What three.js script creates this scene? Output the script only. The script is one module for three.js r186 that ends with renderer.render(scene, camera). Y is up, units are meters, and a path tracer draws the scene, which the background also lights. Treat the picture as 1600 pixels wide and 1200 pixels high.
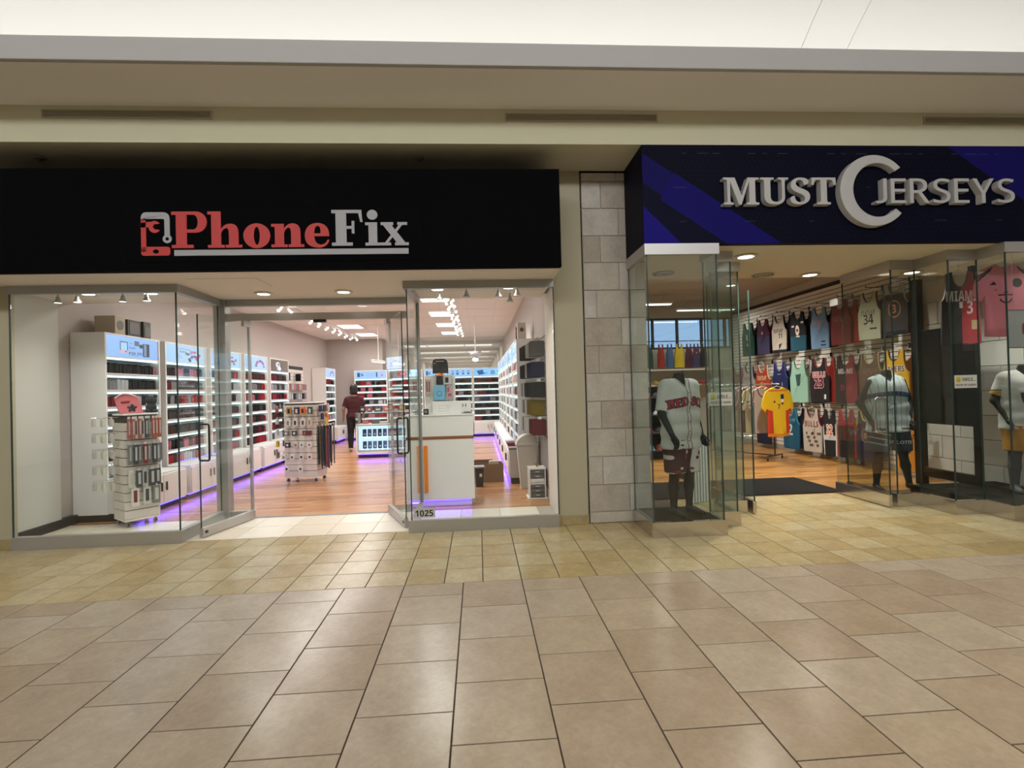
import * as THREE from 'three';
import { mergeGeometries, mergeVertices } from 'three/addons/utils/BufferGeometryUtils.js';
import { RoundedBoxGeometry } from 'three/addons/geometries/RoundedBoxGeometry.js';
import { TextGeometry } from 'three/addons/geometries/TextGeometry.js';
import { FontLoader } from 'three/addons/loaders/FontLoader.js';
import { TessellateModifier } from 'three/addons/modifiers/TessellateModifier.js';
import { RectAreaLightUniformsLib } from 'three/addons/lights/RectAreaLightUniformsLib.js';

// ---------------------------------------------------------------- camera, sky, large lights, exposure
RectAreaLightUniformsLib.init();
const scene = new THREE.Scene();
scene.background = new THREE.Color().setRGB(0.40, 0.60, 0.95);          // clear daylight outside the clerestory window
const EYE = new THREE.Vector3(0, 1.534, 0);
const camera = new THREE.PerspectiveCamera(73.27, 4 / 3, 0.05, 120);
{
  const yaw = 0.06569, pitch = 0.01038, roll = 0.02692;
  const fw = new THREE.Vector3(Math.sin(yaw) * Math.cos(pitch), Math.sin(pitch), -Math.cos(yaw) * Math.cos(pitch));
  const rt = new THREE.Vector3(Math.cos(yaw), 0, Math.sin(yaw));
  const up = new THREE.Vector3().crossVectors(rt, fw);
  camera.position.copy(EYE);
  camera.up.copy(rt.clone().multiplyScalar(Math.sin(roll)).addScaledVector(up, Math.cos(roll)));
  camera.lookAt(EYE.clone().add(fw));
}
const renderer = new THREE.WebGLRenderer();
renderer.toneMapping = THREE.LinearToneMapping;
renderer.toneMappingExposure = 1.0;
renderer.shadowMap.enabled = true;

const L = { cove: 4.0, coveColor: [0.92, 0.975, 1.03], corridorSpot: 50, troffer: 21, phoneSpot: 5, facadeFill: 12.5, led: 2.2, header: 1.15, toe: 4, jerseySpot: 17, jerseyStrip: 14 };
const lin = (r, g, b) => new THREE.Color().setRGB(r, g, b);
function areaLight(x, y, z, tx, ty, tz, w, h, color, intensity) {
  const l = new THREE.RectAreaLight(color, intensity, w, h);
  l.position.set(x, y, z); l.lookAt(tx, ty, tz); scene.add(l); return l;
}
function spotLight(x, y, z, tx, ty, tz, color, intensity, angle = 0.9, pen = 0.7, radius = 2) {
  const l = new THREE.SpotLight(color, intensity, 0, angle, pen, 2);
  l.position.set(x, y, z); l.target.position.set(tx, ty, tz); scene.add(l.target);
  l.castShadow = true; l.shadow.radius = radius; scene.add(l); return l;
}
// cove lamps of the mall vault: behind the cornice lip of this side and of the opposite side
areaLight(0, 4.50, -5.0, 0, 5.6, -4.3, 22, 0.10, lin(...L.coveColor), L.cove);
areaLight(0, 4.50, 5.0, 0, 5.6, 4.3, 22, 0.10, lin(...L.coveColor), L.cove);

// ---------------------------------------------------------------- helpers
let seed = 20240611;
const rnd = () => { seed = (seed + 0x6d2b79f5) | 0; let t = Math.imul(seed ^ (seed >>> 15), 1 | seed); t = (t + Math.imul(t ^ (t >>> 7), 61 | t)) ^ t; return ((t ^ (t >>> 14)) >>> 0) / 4294967296; };
const rr = (a, b) => a + (b - a) * rnd();
const pick = (a) => a[Math.floor(rnd() * a.length) % a.length];
const counts = {};
const numbered = (n) => { const k = counts[n] = (counts[n] ?? -1) + 1; return k ? n + '_' + String(k).padStart(3, '0') : n; };
const PI = Math.PI;
function finish(m) { m.castShadow = true; m.receiveShadow = true; return m; }
function flat(g) { const q = g.index ? g.toNonIndexed() : g; for (const k of Object.keys(q.attributes)) if (!['position', 'normal', 'uv'].includes(k)) q.deleteAttribute(k); return q; }
function join(list) { return list.length === 1 ? list[0] : mergeGeometries(list.map(flat)); }
function mesh(name, geo, mat, parent) {
  const m = finish(new THREE.Mesh(Array.isArray(geo) ? join(geo) : geo, mat));
  m.name = parent ? name : numbered(name); (parent || scene).add(m); return m;
}
function tag(o, label, category, group) { o.userData.label = label; if (category) o.userData.category = category; if (group) o.userData.group = group; return o; }
function struct(o, label) { o.userData.kind = 'structure'; if (label) o.userData.label = label; return o; }
function thing(name, label, category, pos = [0, 0, 0], turn = 0, group) {
  const o = new THREE.Group(); o.name = numbered(name); scene.add(o);
  o.position.set(...pos); o.rotation.y = turn; return tag(o, label, category, group);
}
function setting(name, label) { const o = new THREE.Group(); o.name = numbered(name); scene.add(o); return struct(o, label); }
// a box given by its ranges
const bx = (x0, x1, y0, y1, z0, z1) => new THREE.BoxGeometry(Math.abs(x1 - x0), Math.abs(y1 - y0), Math.abs(z1 - z0)).translate((x0 + x1) / 2, (y0 + y1) / 2, (z0 + z1) / 2);
const rbx = (x0, x1, y0, y1, z0, z1, r = 0.008, s = 2) => new RoundedBoxGeometry(Math.abs(x1 - x0), Math.abs(y1 - y0), Math.abs(z1 - z0), s, r).translate((x0 + x1) / 2, (y0 + y1) / 2, (z0 + z1) / 2);
const cyl = (r0, r1, h, x, y, z, n = 20) => new THREE.CylinderGeometry(r0, r1, h, n).translate(x, y, z);
function tube(points, r, n = 24, s = 8, tension = 0.5) {
  return new THREE.TubeGeometry(new THREE.CatmullRomCurve3(points.map((p) => new THREE.Vector3(...p)), false, 'catmullrom', tension), n, r, s, false);
}
function rod(a, b, r, s = 8) {
  const A = new THREE.Vector3(...a), B = new THREE.Vector3(...b), d = B.clone().sub(A);
  const g = new THREE.CylinderGeometry(r, r, d.length(), s);
  g.applyQuaternion(new THREE.Quaternion().setFromUnitVectors(new THREE.Vector3(0, 1, 0), d.normalize()));
  return g.translate((A.x + B.x) / 2, (A.y + B.y) / 2, (A.z + B.z) / 2);
}
function lathe(pts, n = 24) { return new THREE.LatheGeometry(pts.map((p) => new THREE.Vector2(...p)), n); }
function extrude(shape, depth, bevel = 0, seg = 6) {
  return new THREE.ExtrudeGeometry(shape, { depth, bevelEnabled: bevel > 0, bevelSize: bevel, bevelThickness: bevel, bevelSegments: 2, curveSegments: seg });
}
function poly(pts, holes = []) { const s = new THREE.Shape(pts.map((p) => new THREE.Vector2(...p))); for (const h of holes) s.holes.push(new THREE.Path(h.map((p) => new THREE.Vector2(...p)))); return s; }
function roundRect(w, h, r, cx = 0, cy = 0) {
  const s = new THREE.Shape(), a = cx - w / 2, b = cy - h / 2;
  s.moveTo(a + r, b); s.lineTo(a + w - r, b); s.quadraticCurveTo(a + w, b, a + w, b + r); s.lineTo(a + w, b + h - r); s.quadraticCurveTo(a + w, b + h, a + w - r, b + h);
  s.lineTo(a + r, b + h); s.quadraticCurveTo(a, b + h, a, b + h - r); s.lineTo(a, b + r); s.quadraticCurveTo(a, b, a + r, b); return s;
}
// texture coordinates in metres, taken on each face from the two axes that lie in it
function uvm(g, scale = 1, ou = 0, ov = 0) {
  const q = g.index ? g.toNonIndexed() : g, p = q.attributes.position, n = q.attributes.normal, uv = new Float32Array(p.count * 2);
  for (let i = 0; i < p.count; i++) {
    const ax = Math.abs(n.getX(i)), ay = Math.abs(n.getY(i)), az = Math.abs(n.getZ(i));
    let u, v;
    if (ay >= ax && ay >= az) { u = p.getX(i); v = p.getZ(i); } else if (ax >= az) { u = p.getZ(i); v = p.getY(i); } else { u = p.getX(i); v = p.getY(i); }
    uv[2 * i] = u / scale + ou; uv[2 * i + 1] = v / scale + ov;
  }
  q.setAttribute('uv', new THREE.BufferAttribute(uv, 2)); return q;
}
// ---------------------------------------------------------------- textures
function noiseGrid(n, cells, salt) {            // tiling value noise, 0..1
  const g = new Float32Array(cells * cells); let s = salt * 7919 + 13;
  for (let i = 0; i < g.length; i++) { s = (Math.imul(s, 1664525) + 1013904223) | 0; g[i] = ((s >>> 8) & 0xffff) / 65535; }
  const out = new Float32Array(n * n), f = (t) => t * t * (3 - 2 * t);
  for (let y = 0; y < n; y++) for (let x = 0; x < n; x++) {
    const u = x / n * cells, v = y / n * cells, i = Math.floor(u), j = Math.floor(v), a = f(u - i), b = f(v - j);
    const i1 = (i + 1) % cells, j1 = (j + 1) % cells;
    out[y * n + x] = (g[j * cells + i] * (1 - a) + g[j * cells + i1] * a) * (1 - b) + (g[j1 * cells + i] * (1 - a) + g[j1 * cells + i1] * a) * b;
  }
  return out;
}
function fbm(n, layers, salt) { const o = new Float32Array(n * n); let w = 0; layers.forEach(([c, a], k) => { const g = noiseGrid(n, c, salt + k); w += a; for (let i = 0; i < o.length; i++) o[i] += g[i] * a; }); for (let i = 0; i < o.length; i++) o[i] /= w; return o; }
function dataTex(n, fn, srgb = true) {
  const d = new Uint8Array(n * n * 4);
  for (let y = 0; y < n; y++) for (let x = 0; x < n; x++) { const c = fn(x, y, y * n + x), k = (y * n + x) * 4; for (let i = 0; i < 3; i++) d[k + i] = Math.max(0, Math.min(255, Math.round(c[i]))); d[k + 3] = 255; }
  const t = new THREE.DataTexture(d, n, n); t.wrapS = t.wrapT = THREE.RepeatWrapping; t.magFilter = THREE.LinearFilter; t.minFilter = THREE.LinearMipmapLinearFilter; t.generateMipmaps = true;
  if (srgb) t.colorSpace = THREE.SRGBColorSpace; t.needsUpdate = true; return t;
}
function canvasTex(w, h, draw) {
  const c = document.createElement('canvas'); c.width = w; c.height = h; draw(c.getContext('2d'), w, h);
  const t = new THREE.CanvasTexture(c); t.colorSpace = THREE.SRGBColorSpace; t.magFilter = THREE.LinearFilter; return t;
}
const mat = (color, roughness = 0.6, metalness = 0, o = {}) => new THREE.MeshStandardMaterial({ color: Array.isArray(color) ? lin(...color) : color, roughness, metalness, ...o });
const glow = (r, g, b, k) => new THREE.MeshStandardMaterial({ color: 0x777777, roughness: 0.5, emissive: lin(r, g, b), emissiveIntensity: k });
const mottle = fbm(256, [[4, 1], [9, 0.8], [23, 0.6], [60, 0.5]], 3);
const veins = fbm(256, [[5, 1], [11, 0.7], [29, 0.35]], 11);
const fine = fbm(256, [[40, 1], [110, 1]], 21);
const tileTex = (base, amp, vein) => dataTex(256, (x, y, i) => { const m = (mottle[i] - 0.5) * amp + (fine[i] - 0.5) * amp * 0.45, e = Math.max(0, 1 - Math.abs(veins[i] - 0.5) * 26) * vein * Math.max(0, mottle[(i * 1) % 65536] * 2.2 - 1); return [base[0] + m - e, base[1] + m - e * 1.1, base[2] + m * 0.95 - e * 1.3]; });
const plasterBump = dataTex(256, (x, y, i) => { const v = 110 + fine[i] * 90 + mottle[i] * 30; return [v, v, v]; }, false);
// ---------------------------------------------------------------- materials
const T_big = tileTex([170, 157, 138], 26, 12), T_small = tileTex([178, 164, 127], 36, 18), T_white = tileTex([228, 222, 208], 14, 18), T_stone = tileTex([194, 187, 176], 36, 16);
const bigMats = [0xffffff, 0xf6f1ec, 0xefe8e0, 0xfbf8f3].map((c) => mat(c, 0.24, 0, { map: T_big }));
const smallMats = [0xffffff, 0xf5eee0, 0xede4d2, 0xfaf6ec].map((c) => mat(c, 0.24, 0, { map: T_small }));
const whiteTileMats = [0xffffff, 0xf4f0ea].map((c) => mat(c, 0.28, 0, { map: T_white }));
const stoneMats = [0xffffff, 0xf0ece6, 0xe4ded6, 0xf8f6f0].map((c) => mat(c, 0.8, 0, { map: T_stone, bumpMap: plasterBump, bumpScale: 0.002 }));
const grout = mat([0.055, 0.04, 0.027], 0.95);
const lightGrout = mat([0.42, 0.39, 0.34], 0.9);
const stoneGrout = mat([0.50, 0.47, 0.42], 0.9);
const plaster = (c, r = 0.85) => mat(c, r, 0, { bumpMap: plasterBump, bumpScale: 0.0006 });
const M = {
  olive: plaster([0.46, 0.42, 0.29]), oliveBand: plaster([0.60, 0.58, 0.41]), cornice: plaster([0.86, 0.83, 0.79]), lip: plaster([0.43, 0.42, 0.405]), vault: plaster([0.90, 0.89, 0.86]), soffit: plaster([0.60, 0.55, 0.42]),  // lip and cornice share one paint; lip darkened to offset the fill light
  shopWhite: plaster([0.74, 0.68, 0.61]), shopWall: plaster([0.51, 0.455, 0.425]), shopCeil: plaster([0.82, 0.77, 0.74], 0.95), tbar: mat([0.74, 0.70, 0.66], 0.6),
  greenWall: plaster([0.60, 0.60, 0.56]), jerseySoffit: plaster([0.64, 0.59, 0.46]), jerseyCeil: plaster([0.42, 0.37, 0.30]), jerseyWall: plaster([0.56, 0.54, 0.48]), outer: mat([0.35, 0.33, 0.3], 0.9),
  opposite: plaster([0.68, 0.66, 0.60]), black: mat([0.006, 0.006, 0.007], 0.5), blackPaint: mat([0.008, 0.008, 0.009], 0.75), darkBase: mat([0.02, 0.02, 0.022], 0.6),
  steel: mat([0.46, 0.46, 0.45], 0.32, 0.9), brushed: mat([0.52, 0.51, 0.49], 0.42, 0.75), mirrorSteel: mat([0.62, 0.59, 0.55], 0.16, 0.95), alu: mat([0.40, 0.41, 0.40], 0.45, 0.6),
  white: mat([0.78, 0.77, 0.75], 0.35), gloss: mat([0.80, 0.79, 0.77], 0.22), slatWhite: mat([0.72, 0.66, 0.60], 0.5), whitePlastic: mat([0.72, 0.70, 0.66], 0.45), rail: mat([0.62, 0.62, 0.60], 0.35),
  darkPlastic: mat([0.018, 0.018, 0.02], 0.4), rubber: mat([0.02, 0.02, 0.02], 0.8), greyPlastic: mat([0.22, 0.22, 0.22], 0.5), chrome: mat([0.75, 0.75, 0.74], 0.15, 1),
  edge: mat([0.03, 0.055, 0.05], 0.25), jerseySlat: mat([0.80, 0.76, 0.68], 0.6), slatGap: mat([0.05, 0.045, 0.04], 0.9), matDark: new THREE.MeshPhysicalMaterial({ color: lin(0.016, 0.015, 0.014), roughness: 1, specularIntensity: 0.1 }),
  mannequin: new THREE.MeshPhysicalMaterial({ color: lin(0.011, 0.011, 0.012), roughness: 0.5, specularIntensity: 0.5 }), orange: mat([0.90, 0.25, 0.015], 0.4), brownStripe: mat([0.26, 0.09, 0.03], 0.45),
};
M.blackPaint = new THREE.MeshPhysicalMaterial({ color: lin(0.0025, 0.0025, 0.003), roughness: 0.85, specularIntensity: 0.12 });
M.black = new THREE.MeshPhysicalMaterial({ color: lin(0.004, 0.004, 0.005), roughness: 0.3, specularIntensity: 0.5 });
M.glass = new THREE.MeshPhysicalMaterial({ color: lin(0.965, 0.985, 0.975), transmission: 1, thickness: 0, roughness: 0, ior: 1.45 });
M.glassGreen = new THREE.MeshPhysicalMaterial({ color: lin(0.92, 0.96, 0.945), transmission: 1, thickness: 0, roughness: 0, ior: 1.5 });
M.glassSmoke = new THREE.MeshPhysicalMaterial({ color: lin(0.88, 0.91, 0.89), transmission: 1, thickness: 0, roughness: 0, ior: 1.5 });

// ---------------------------------------------------------------- mall floor, tile by tile
{
  const fl = setting('floor', 'polished beige stone tiles of the mall walkway');
  mesh('grout_bed', uvm(bx(-11, 11, -0.12, -0.004, -43.3, 5.9), 1), grout, fl);
  const W = 0.4665, D = 0.476, S = 0.311, R = 0.325, gap = 0.0075, edge = -4.17;
  const variants = (w, d, n, sc) => [...Array(n)].map((_, k) => uvm(rbx(-w / 2 + gap / 2, w / 2 - gap / 2, -0.02, 0, -d / 2 + gap / 2, d / 2 - gap / 2, 0.0018, 1), sc, k * 0.37 + 0.11, k * 0.53));
  const full = variants(W, D, 5, 0.9), half = variants(W, D / 2, 4, 0.9), small = variants(S, R, 5, 0.7);
  const put = (name, g, m, x, z) => { const t = mesh(name, g, m, fl); t.position.set(x, 0, z); };
  for (let k = -11; k <= 11; k++) {
    const x = -0.157 + W * (k + 0.5), odd = Math.abs(k) % 2 === 1;
    let z = edge;
    if (odd) { put('floor_tile', pick(half), pick(bigMats), x, z + D / 4); z += D / 2; }
    for (; z < -0.3; z += D) put('floor_tile', pick(full), pick(bigMats), x, z + D / 2);
  }
  for (let k = -15; k <= 20; k++) for (let r = 0; r < 8; r++) {
    const x = -0.623 + S * (k + 0.5), z = edge - R * (r + 0.5);
    if (r > 4 && (x < 2.5 || x > 5.65)) continue;
    put('border_tile', pick(small), pick(smallMats), x, z);
  }
  mesh('tile_field', uvm(bx(-11, 11, -0.02, 0, -0.05, 5.7), 0.9), bigMats[1], fl);
  mesh('tile_field', uvm(bx(-11, -5.295, -0.02, 0, -5.8, -0.055), 0.9), bigMats[1], fl);
  mesh('tile_field', uvm(bx(5.446, 11, -0.02, 0, -4.168, -0.055), 0.9), bigMats[1], fl);
  mesh('tile_field', uvm(bx(5.912, 11, -0.02, 0, -5.1, -4.174), 0.9), smallMats[1], fl);
}
{ // white marble tiles of the phone shop's recessed entrance and window beds
  const fl = setting('floor', 'white marble tiles in the entrance of the phone repair shop');
  const w = 0.482, d = 0.475, g = 0.004;
  mesh('grout_bed', bx(-5.1, 0.94, -0.004, 0.0005, -6.72, -5.76), lightGrout, fl);
  const v = [0, 1, 2, 3].map((k) => uvm(bx(-w / 2 + g, w / 2 - g, 0, 0.004, -d / 2 + g, d / 2 - g), 0.8, k * 0.31, k * 0.47));
  for (let i = 0; i < 12; i++) for (let j = 0; j < 2; j++) { const t = mesh('marble_tile', pick(v), pick(whiteTileMats), fl); t.position.set(-4.83 + i * w, 0, -6.0 - j * d); }
}
const woodTex = (base, n, planks, contrast) => {
  const g1 = fbm(n, [[4, 1], [17, 0.6]], 31), tone = [...Array(planks * 8)].map((_, i) => Math.sin(i * 12.9898) * 43758.5453 % 1);
  return dataTex(n, (x, y) => {
    const row = Math.floor(y / n * planks), fy = (y / n * planks) % 1, seg = Math.floor(((x / n) * 2 + (row * 0.37) % 1) % 2), sx = ((x / n) * 2 + (row * 0.37) % 1) % 1;
    const t = tone[(row * 2 + seg) % tone.length] * contrast, gr = (g1[(y * 3 % n) * n + ((x >> 2) + row * 37) % n] - 0.5) * 34 + (fine[((y * 5) % 256) * 256 + ((x >> 3) % 256)] - 0.5) * 16;
    const line = fy < 0.06 || sx < 0.006 ? -38 : 0;
    return [base[0] + t + gr + line, base[1] + t * 0.9 + gr * 0.9 + line * 0.9, base[2] + t * 0.7 + gr * 0.75 + line * 0.8];
  });
};
{
  const a = mesh('floor', uvm(bx(-5.12, 0.96, -0.05, 0.001, -18, -6.72), 1.2), mat(0xffffff, 0.24, 0, { map: woodTex([180, 130, 90], 512, 12, 22) })); struct(a, 'honey brown wood plank floor of the phone shop');
  const b = mesh('floor', uvm(bx(1.2, 6.95, -0.05, 0.001, -13.6, -6.77), 1.2), mat(0xffffff, 0.3, 0, { map: woodTex([146, 102, 50], 512, 12, 26) })); struct(b, 'golden wood plank floor of the jersey shop');
  const c = mesh('floor_mat', rbx(2.0, 5.0, 0.001, 0.012, -7.96, -6.79, 0.005), M.matDark); tag(c, 'charcoal entrance mat behind the glass doors of the jersey shop', 'mat');
  const d = mesh('display_deck', bx(1.77, 2.43, 0.001, 0.15, -5.755, -5.145), M.matDark); tag(d, 'dark low platform inside the glass vitrine beside the stone wall', 'platform');
  const e = mesh('display_deck', bx(5.68, 6.88, 0.0, 0.13, -6.5, -5.2), M.matDark); tag(e, 'dark low platform under the mannequin in the yellow shorts', 'platform');
}

// ---------------------------------------------------------------- shell, cornice and vault
{
  const sh = (name, g, m, label) => struct(mesh(name, g, m), label);
  sh('roof', bx(-11.2, 11.2, 7, 7.15, -43.4, 6.1), M.outer);
  sh('wall_end', bx(-11.2, -11, -0.1, 7, -43.4, 6.1), M.opposite); sh('wall_end', bx(11, 11.2, -0.1, 7, -13.8, 6.1), M.opposite);
  sh('wall_opposite', bx(-11, 11, 0, 7, 5.7, 5.9), M.opposite);
  sh('wall_back', bx(-11, 1.2, 0, 7, -43.3, -43.1), M.outer); sh('wall_step', bx(1.08, 1.2, 0, 7, -43.1, -5.8), M.jerseyWall);
  sh('wall_facade', bx(-11, -5.25, 0, 4.0, -5.85, -5.75), M.olive); sh('wall_facade', bx(7.0, 11, 0, 4.0, -5.3, -5.2), M.jerseyWall);
  sh('wall_facade', bx(-11, 11, 3.985, 7, -5.95, -5.8), M.olive);
  // back wall of the jersey shop around its clerestory
  sh('wall_back', bx(1.2, 11, 0, 2.52, -13.75, -13.6), M.jerseyWall); sh('wall_back', bx(1.2, 11, 3.32, 7, -13.75, -13.6), M.jerseyWall); sh('wall_back', bx(1.2, 3.2, 2.52, 3.32, -13.75, -13.6), M.jerseyWall); sh('wall_back', bx(6.9, 11, 2.52, 3.32, -13.75, -13.6), M.jerseyWall);
  // bulkhead band, soffit and cornice
  sh('trim_1', uvm(bx(-11, 11, 3.985, 4.36, -5.3, -5.12)), M.oliveBand, 'pale olive bulkhead band with air vents above the shop signs');
  sh('trim_2', uvm(bx(-11, 1.72, 3.985, 4.1, -5.85, -5.3)), M.soffit, 'beige soffit above the black sign');
  const co = setting('trim_3', 'grey plaster cornice with a plain lip below the bright vault');
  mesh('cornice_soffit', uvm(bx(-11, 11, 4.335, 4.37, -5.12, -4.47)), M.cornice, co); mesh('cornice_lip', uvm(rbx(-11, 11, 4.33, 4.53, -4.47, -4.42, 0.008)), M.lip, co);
  const co2 = setting('trim_4', 'cornice of the opposite side of the walkway');
  mesh('cornice_soffit', bx(-11, 11, 4.335, 4.37, 4.45, 5.7), M.cornice, co2); mesh('cornice_lip', bx(-11, 11, 4.33, 4.53, 4.40, 4.45), M.cornice, co2);
  mesh('lamp_strip', bx(-11, 11, 4.42, 4.46, -5.06, -4.98), glow(1, 0.95, 0.87, 3), co); mesh('lamp_strip', bx(-11, 11, 4.42, 4.46, 4.98, 5.06), glow(1, 0.95, 0.87, 3), co2);
  const half = [[-5.3, 4.30], [-5.42, 4.55], [-5.44, 4.80], [-5.36, 4.98], [-5.05, 5.22], [-4.5, 5.58], [-3.6, 6.0], [-2.2, 6.36], [-0.8, 6.5]];
  const inner = [...half, ...half.slice().reverse().map(([z, y]) => [-z, y])];
  const outer = inner.map(([z, y]) => [z * 1.02 + (z < 0 ? -0.03 : 0.03), y + 0.08]).reverse();
  const va = setting('ceiling', 'white plaster vault lit by the cove');
  const pieces = [[-11, 3.518], [3.524, 4.028], [4.034, 11]];
  for (const [a, b] of pieces) { const g = extrude(poly([...inner, ...outer].map(([z, y]) => [-z, y])), b - a, 0); g.rotateY(PI / 2).translate(a, 0, 0); mesh('vault_panel', uvm(g), M.vault, va); }
  [[2.7, -2.2], [-8.2, -2.2], [-2.6, -2.2]].forEach(([x, z], i) => {  // the one before the phone shop is added to lift the floor brightness
    const y = 6.30, t = thing('vault_downlight', 'round downlight in the white vault, ' + ['over the tiles before the jersey shop', 'over the far end', 'added fill over the tiles before the phone shop'][i], 'light', [x, y, z]); mesh('can', lathe([[0.10, 0.1], [0.12, 0.1], [0.13, -0.01], [0.10, -0.01]], 24), M.alu, t); mesh('lamp', cyl(0.1, 0.1, 0.02, 0, 0.0, 0, 24), glow(1, 0.88, 0.7, 8), t);
    spotLight(x, y - 0.04, z, x + 0.1, 0, z - 0.2, lin(1, 0.85, 0.64), L.corridorSpot * [1, 0.5, 0.3][i], 0.62, 1, 6);
  });
  [[3.8, 'facing the jersey shop'], [-1.2, 'facing the limestone pier'], [-6.2, 'facing the black sign']].forEach(([x, l]) => {  // added fill panels, out of view, that brighten the shop fronts
    const t = thing('added_fill_panel', 'added unseen fill panel under the far half of the vault, ' + l, 'light', [x, 6.0, 2.7]); t.lookAt(x, 2.6, -5.0); mesh('housing', bx(-1.92, 1.92, -0.45, 0.45, -0.08, 0), M.white, t); mesh('diffuser', bx(-1.88, 1.88, -0.41, 0.41, 0, 0.006), glow(0.97, 0.98, 1, 3), t);
    const d = new THREE.Vector3(0, -3.4, -7.7).normalize().multiplyScalar(0.03); areaLight(x, 6.0 + d.y, 2.7 + d.z, x, 2.6, -5.0, 3.7, 0.8, lin(0.97, 0.98, 1), L.facadeFill);
  });
  // vents in the band
  const slat = new THREE.BoxGeometry(1, 0.006, 0.012);
  [[-4.036, -2.485], [0.339, 1.892], [4.758, 6.31]].forEach(([x0, x1], i) => {
    const v = thing('air_vent', ['long slotted air vent in the band over the black sign', 'long slotted air vent in the band over the stone wall', 'long slotted air vent in the band over the JERSEYS lettering'][i], 'vent', [(x0 + x1) / 2, 4.25, -5.12], 0, 'air vents in the bulkhead band');
    const w = (x1 - x0) / 2;
    mesh('frame', [bx(-w, w, 0.030, 0.040, 0, 0.012), bx(-w, w, -0.040, -0.030, 0, 0.012), bx(-w, -w + 0.012, -0.03, 0.03, 0, 0.012), bx(w - 0.012, w, -0.03, 0.03, 0, 0.012)], mat([0.42, 0.38, 0.27], 0.5), v);
    mesh('backing', bx(-w + 0.01, w - 0.01, -0.03, 0.03, 0.0, 0.002), M.slatGap, v);
    for (let k = 0; k < 5; k++) { const s = mesh('slat', slat, mat([0.40, 0.36, 0.26], 0.5), v); s.scale.x = 2 * w - 0.024; s.position.set(0, -0.022 + k * 0.011, 0.006); s.rotation.x = 0.5; }
  });
  // small fittings in the soffit
  [[-4.33, -5.45, 'small round fitting in the beige soffit at the far end of the black sign'], [-0.55, -5.42, 'small round sprinkler fitting in the beige soffit above PhoneFix']].forEach(([x, z, l]) => {
    const t = thing('ceiling_fitting', l.replace('PhoneFix', 'the grey lettering'), 'fitting', [x, 3.985, z]); mesh('ring', lathe([[0.02, 0], [0.055, -0.002], [0.05, -0.014], [0.025, -0.016]]), mat([0.3, 0.27, 0.2], 0.5), t); mesh('nozzle', cyl(0.012, 0.018, 0.03, 0, -0.02, 0, 10), M.greyPlastic, t);
  });
}
// ---------------------------------------------------------------- stone pier and olive pilasters
{
  const w = setting('wall_pier', 'pier of grey limestone blocks between the two shops');
  mesh('mortar', bx(1.222, 1.935, 0, 3.985, -5.95, -5.776), stoneGrout, w);
  const ys = [0.0, 0.125, 0.43, 0.745, 1.06, 1.372, 1.687, 2.0, 2.312, 2.63, 2.945, 3.25, 3.56, 3.87, 3.983];
  const x0 = 1.222, x1 = 1.935, joint = [[0.01], [0.46], [0.16, 0.55], [0.43], [0.16, 0.55], [0.43], [0.15, 0.55], [0.42], [0.14, 0.53], [0.41], [0.2, 0.62], [0.42], [0.22, 0.6], [0.40]];
  for (let i = 0; i < 14; i++) {
    const xs = [0, ...joint[i].filter((v) => v > 0.05), x1 - x0];
    for (let k = 0; k + 1 < xs.length; k++) mesh('stone_block', uvm(rbx(x0 + xs[k] + 0.004, x0 + xs[k + 1] - 0.004, ys[i] + 0.004, ys[i + 1] - 0.004, -5.8, -5.762 - rr(0, 0.003), 0.004, 1), 0.6, rnd(), rnd()), pick(stoneMats), w);
  }
  mesh('black_joint', bx(1.205, 1.222, 0, 3.985, -5.85, -5.79), M.blackPaint, w);  // solid black joint line beside the pilaster
  mesh('top_joint', bx(1.205, 1.72, 3.965, 3.985, -5.8, -5.758), M.blackPaint, w);
  for (const [a, b, n, l] of [[0.872, 1.205, 'wall_pilaster', 'olive plaster pilaster between the phone shop window and the limestone pier'], [-5.26, -4.885, 'wall_pilaster', 'olive plaster pilaster at the edge of the phone shop']]) {
    const p = setting(n, l); mesh('shaft', uvm(rbx(a, b, 0.1, 3.985, -5.80, -5.755, 0.004)), M.olive, p); mesh('base_tile', uvm(rbx(a - 0.002, b + 0.002, 0, 0.1, -5.80, -5.745, 0.003), 0.7), smallMats[1], p);
  }
}
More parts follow.
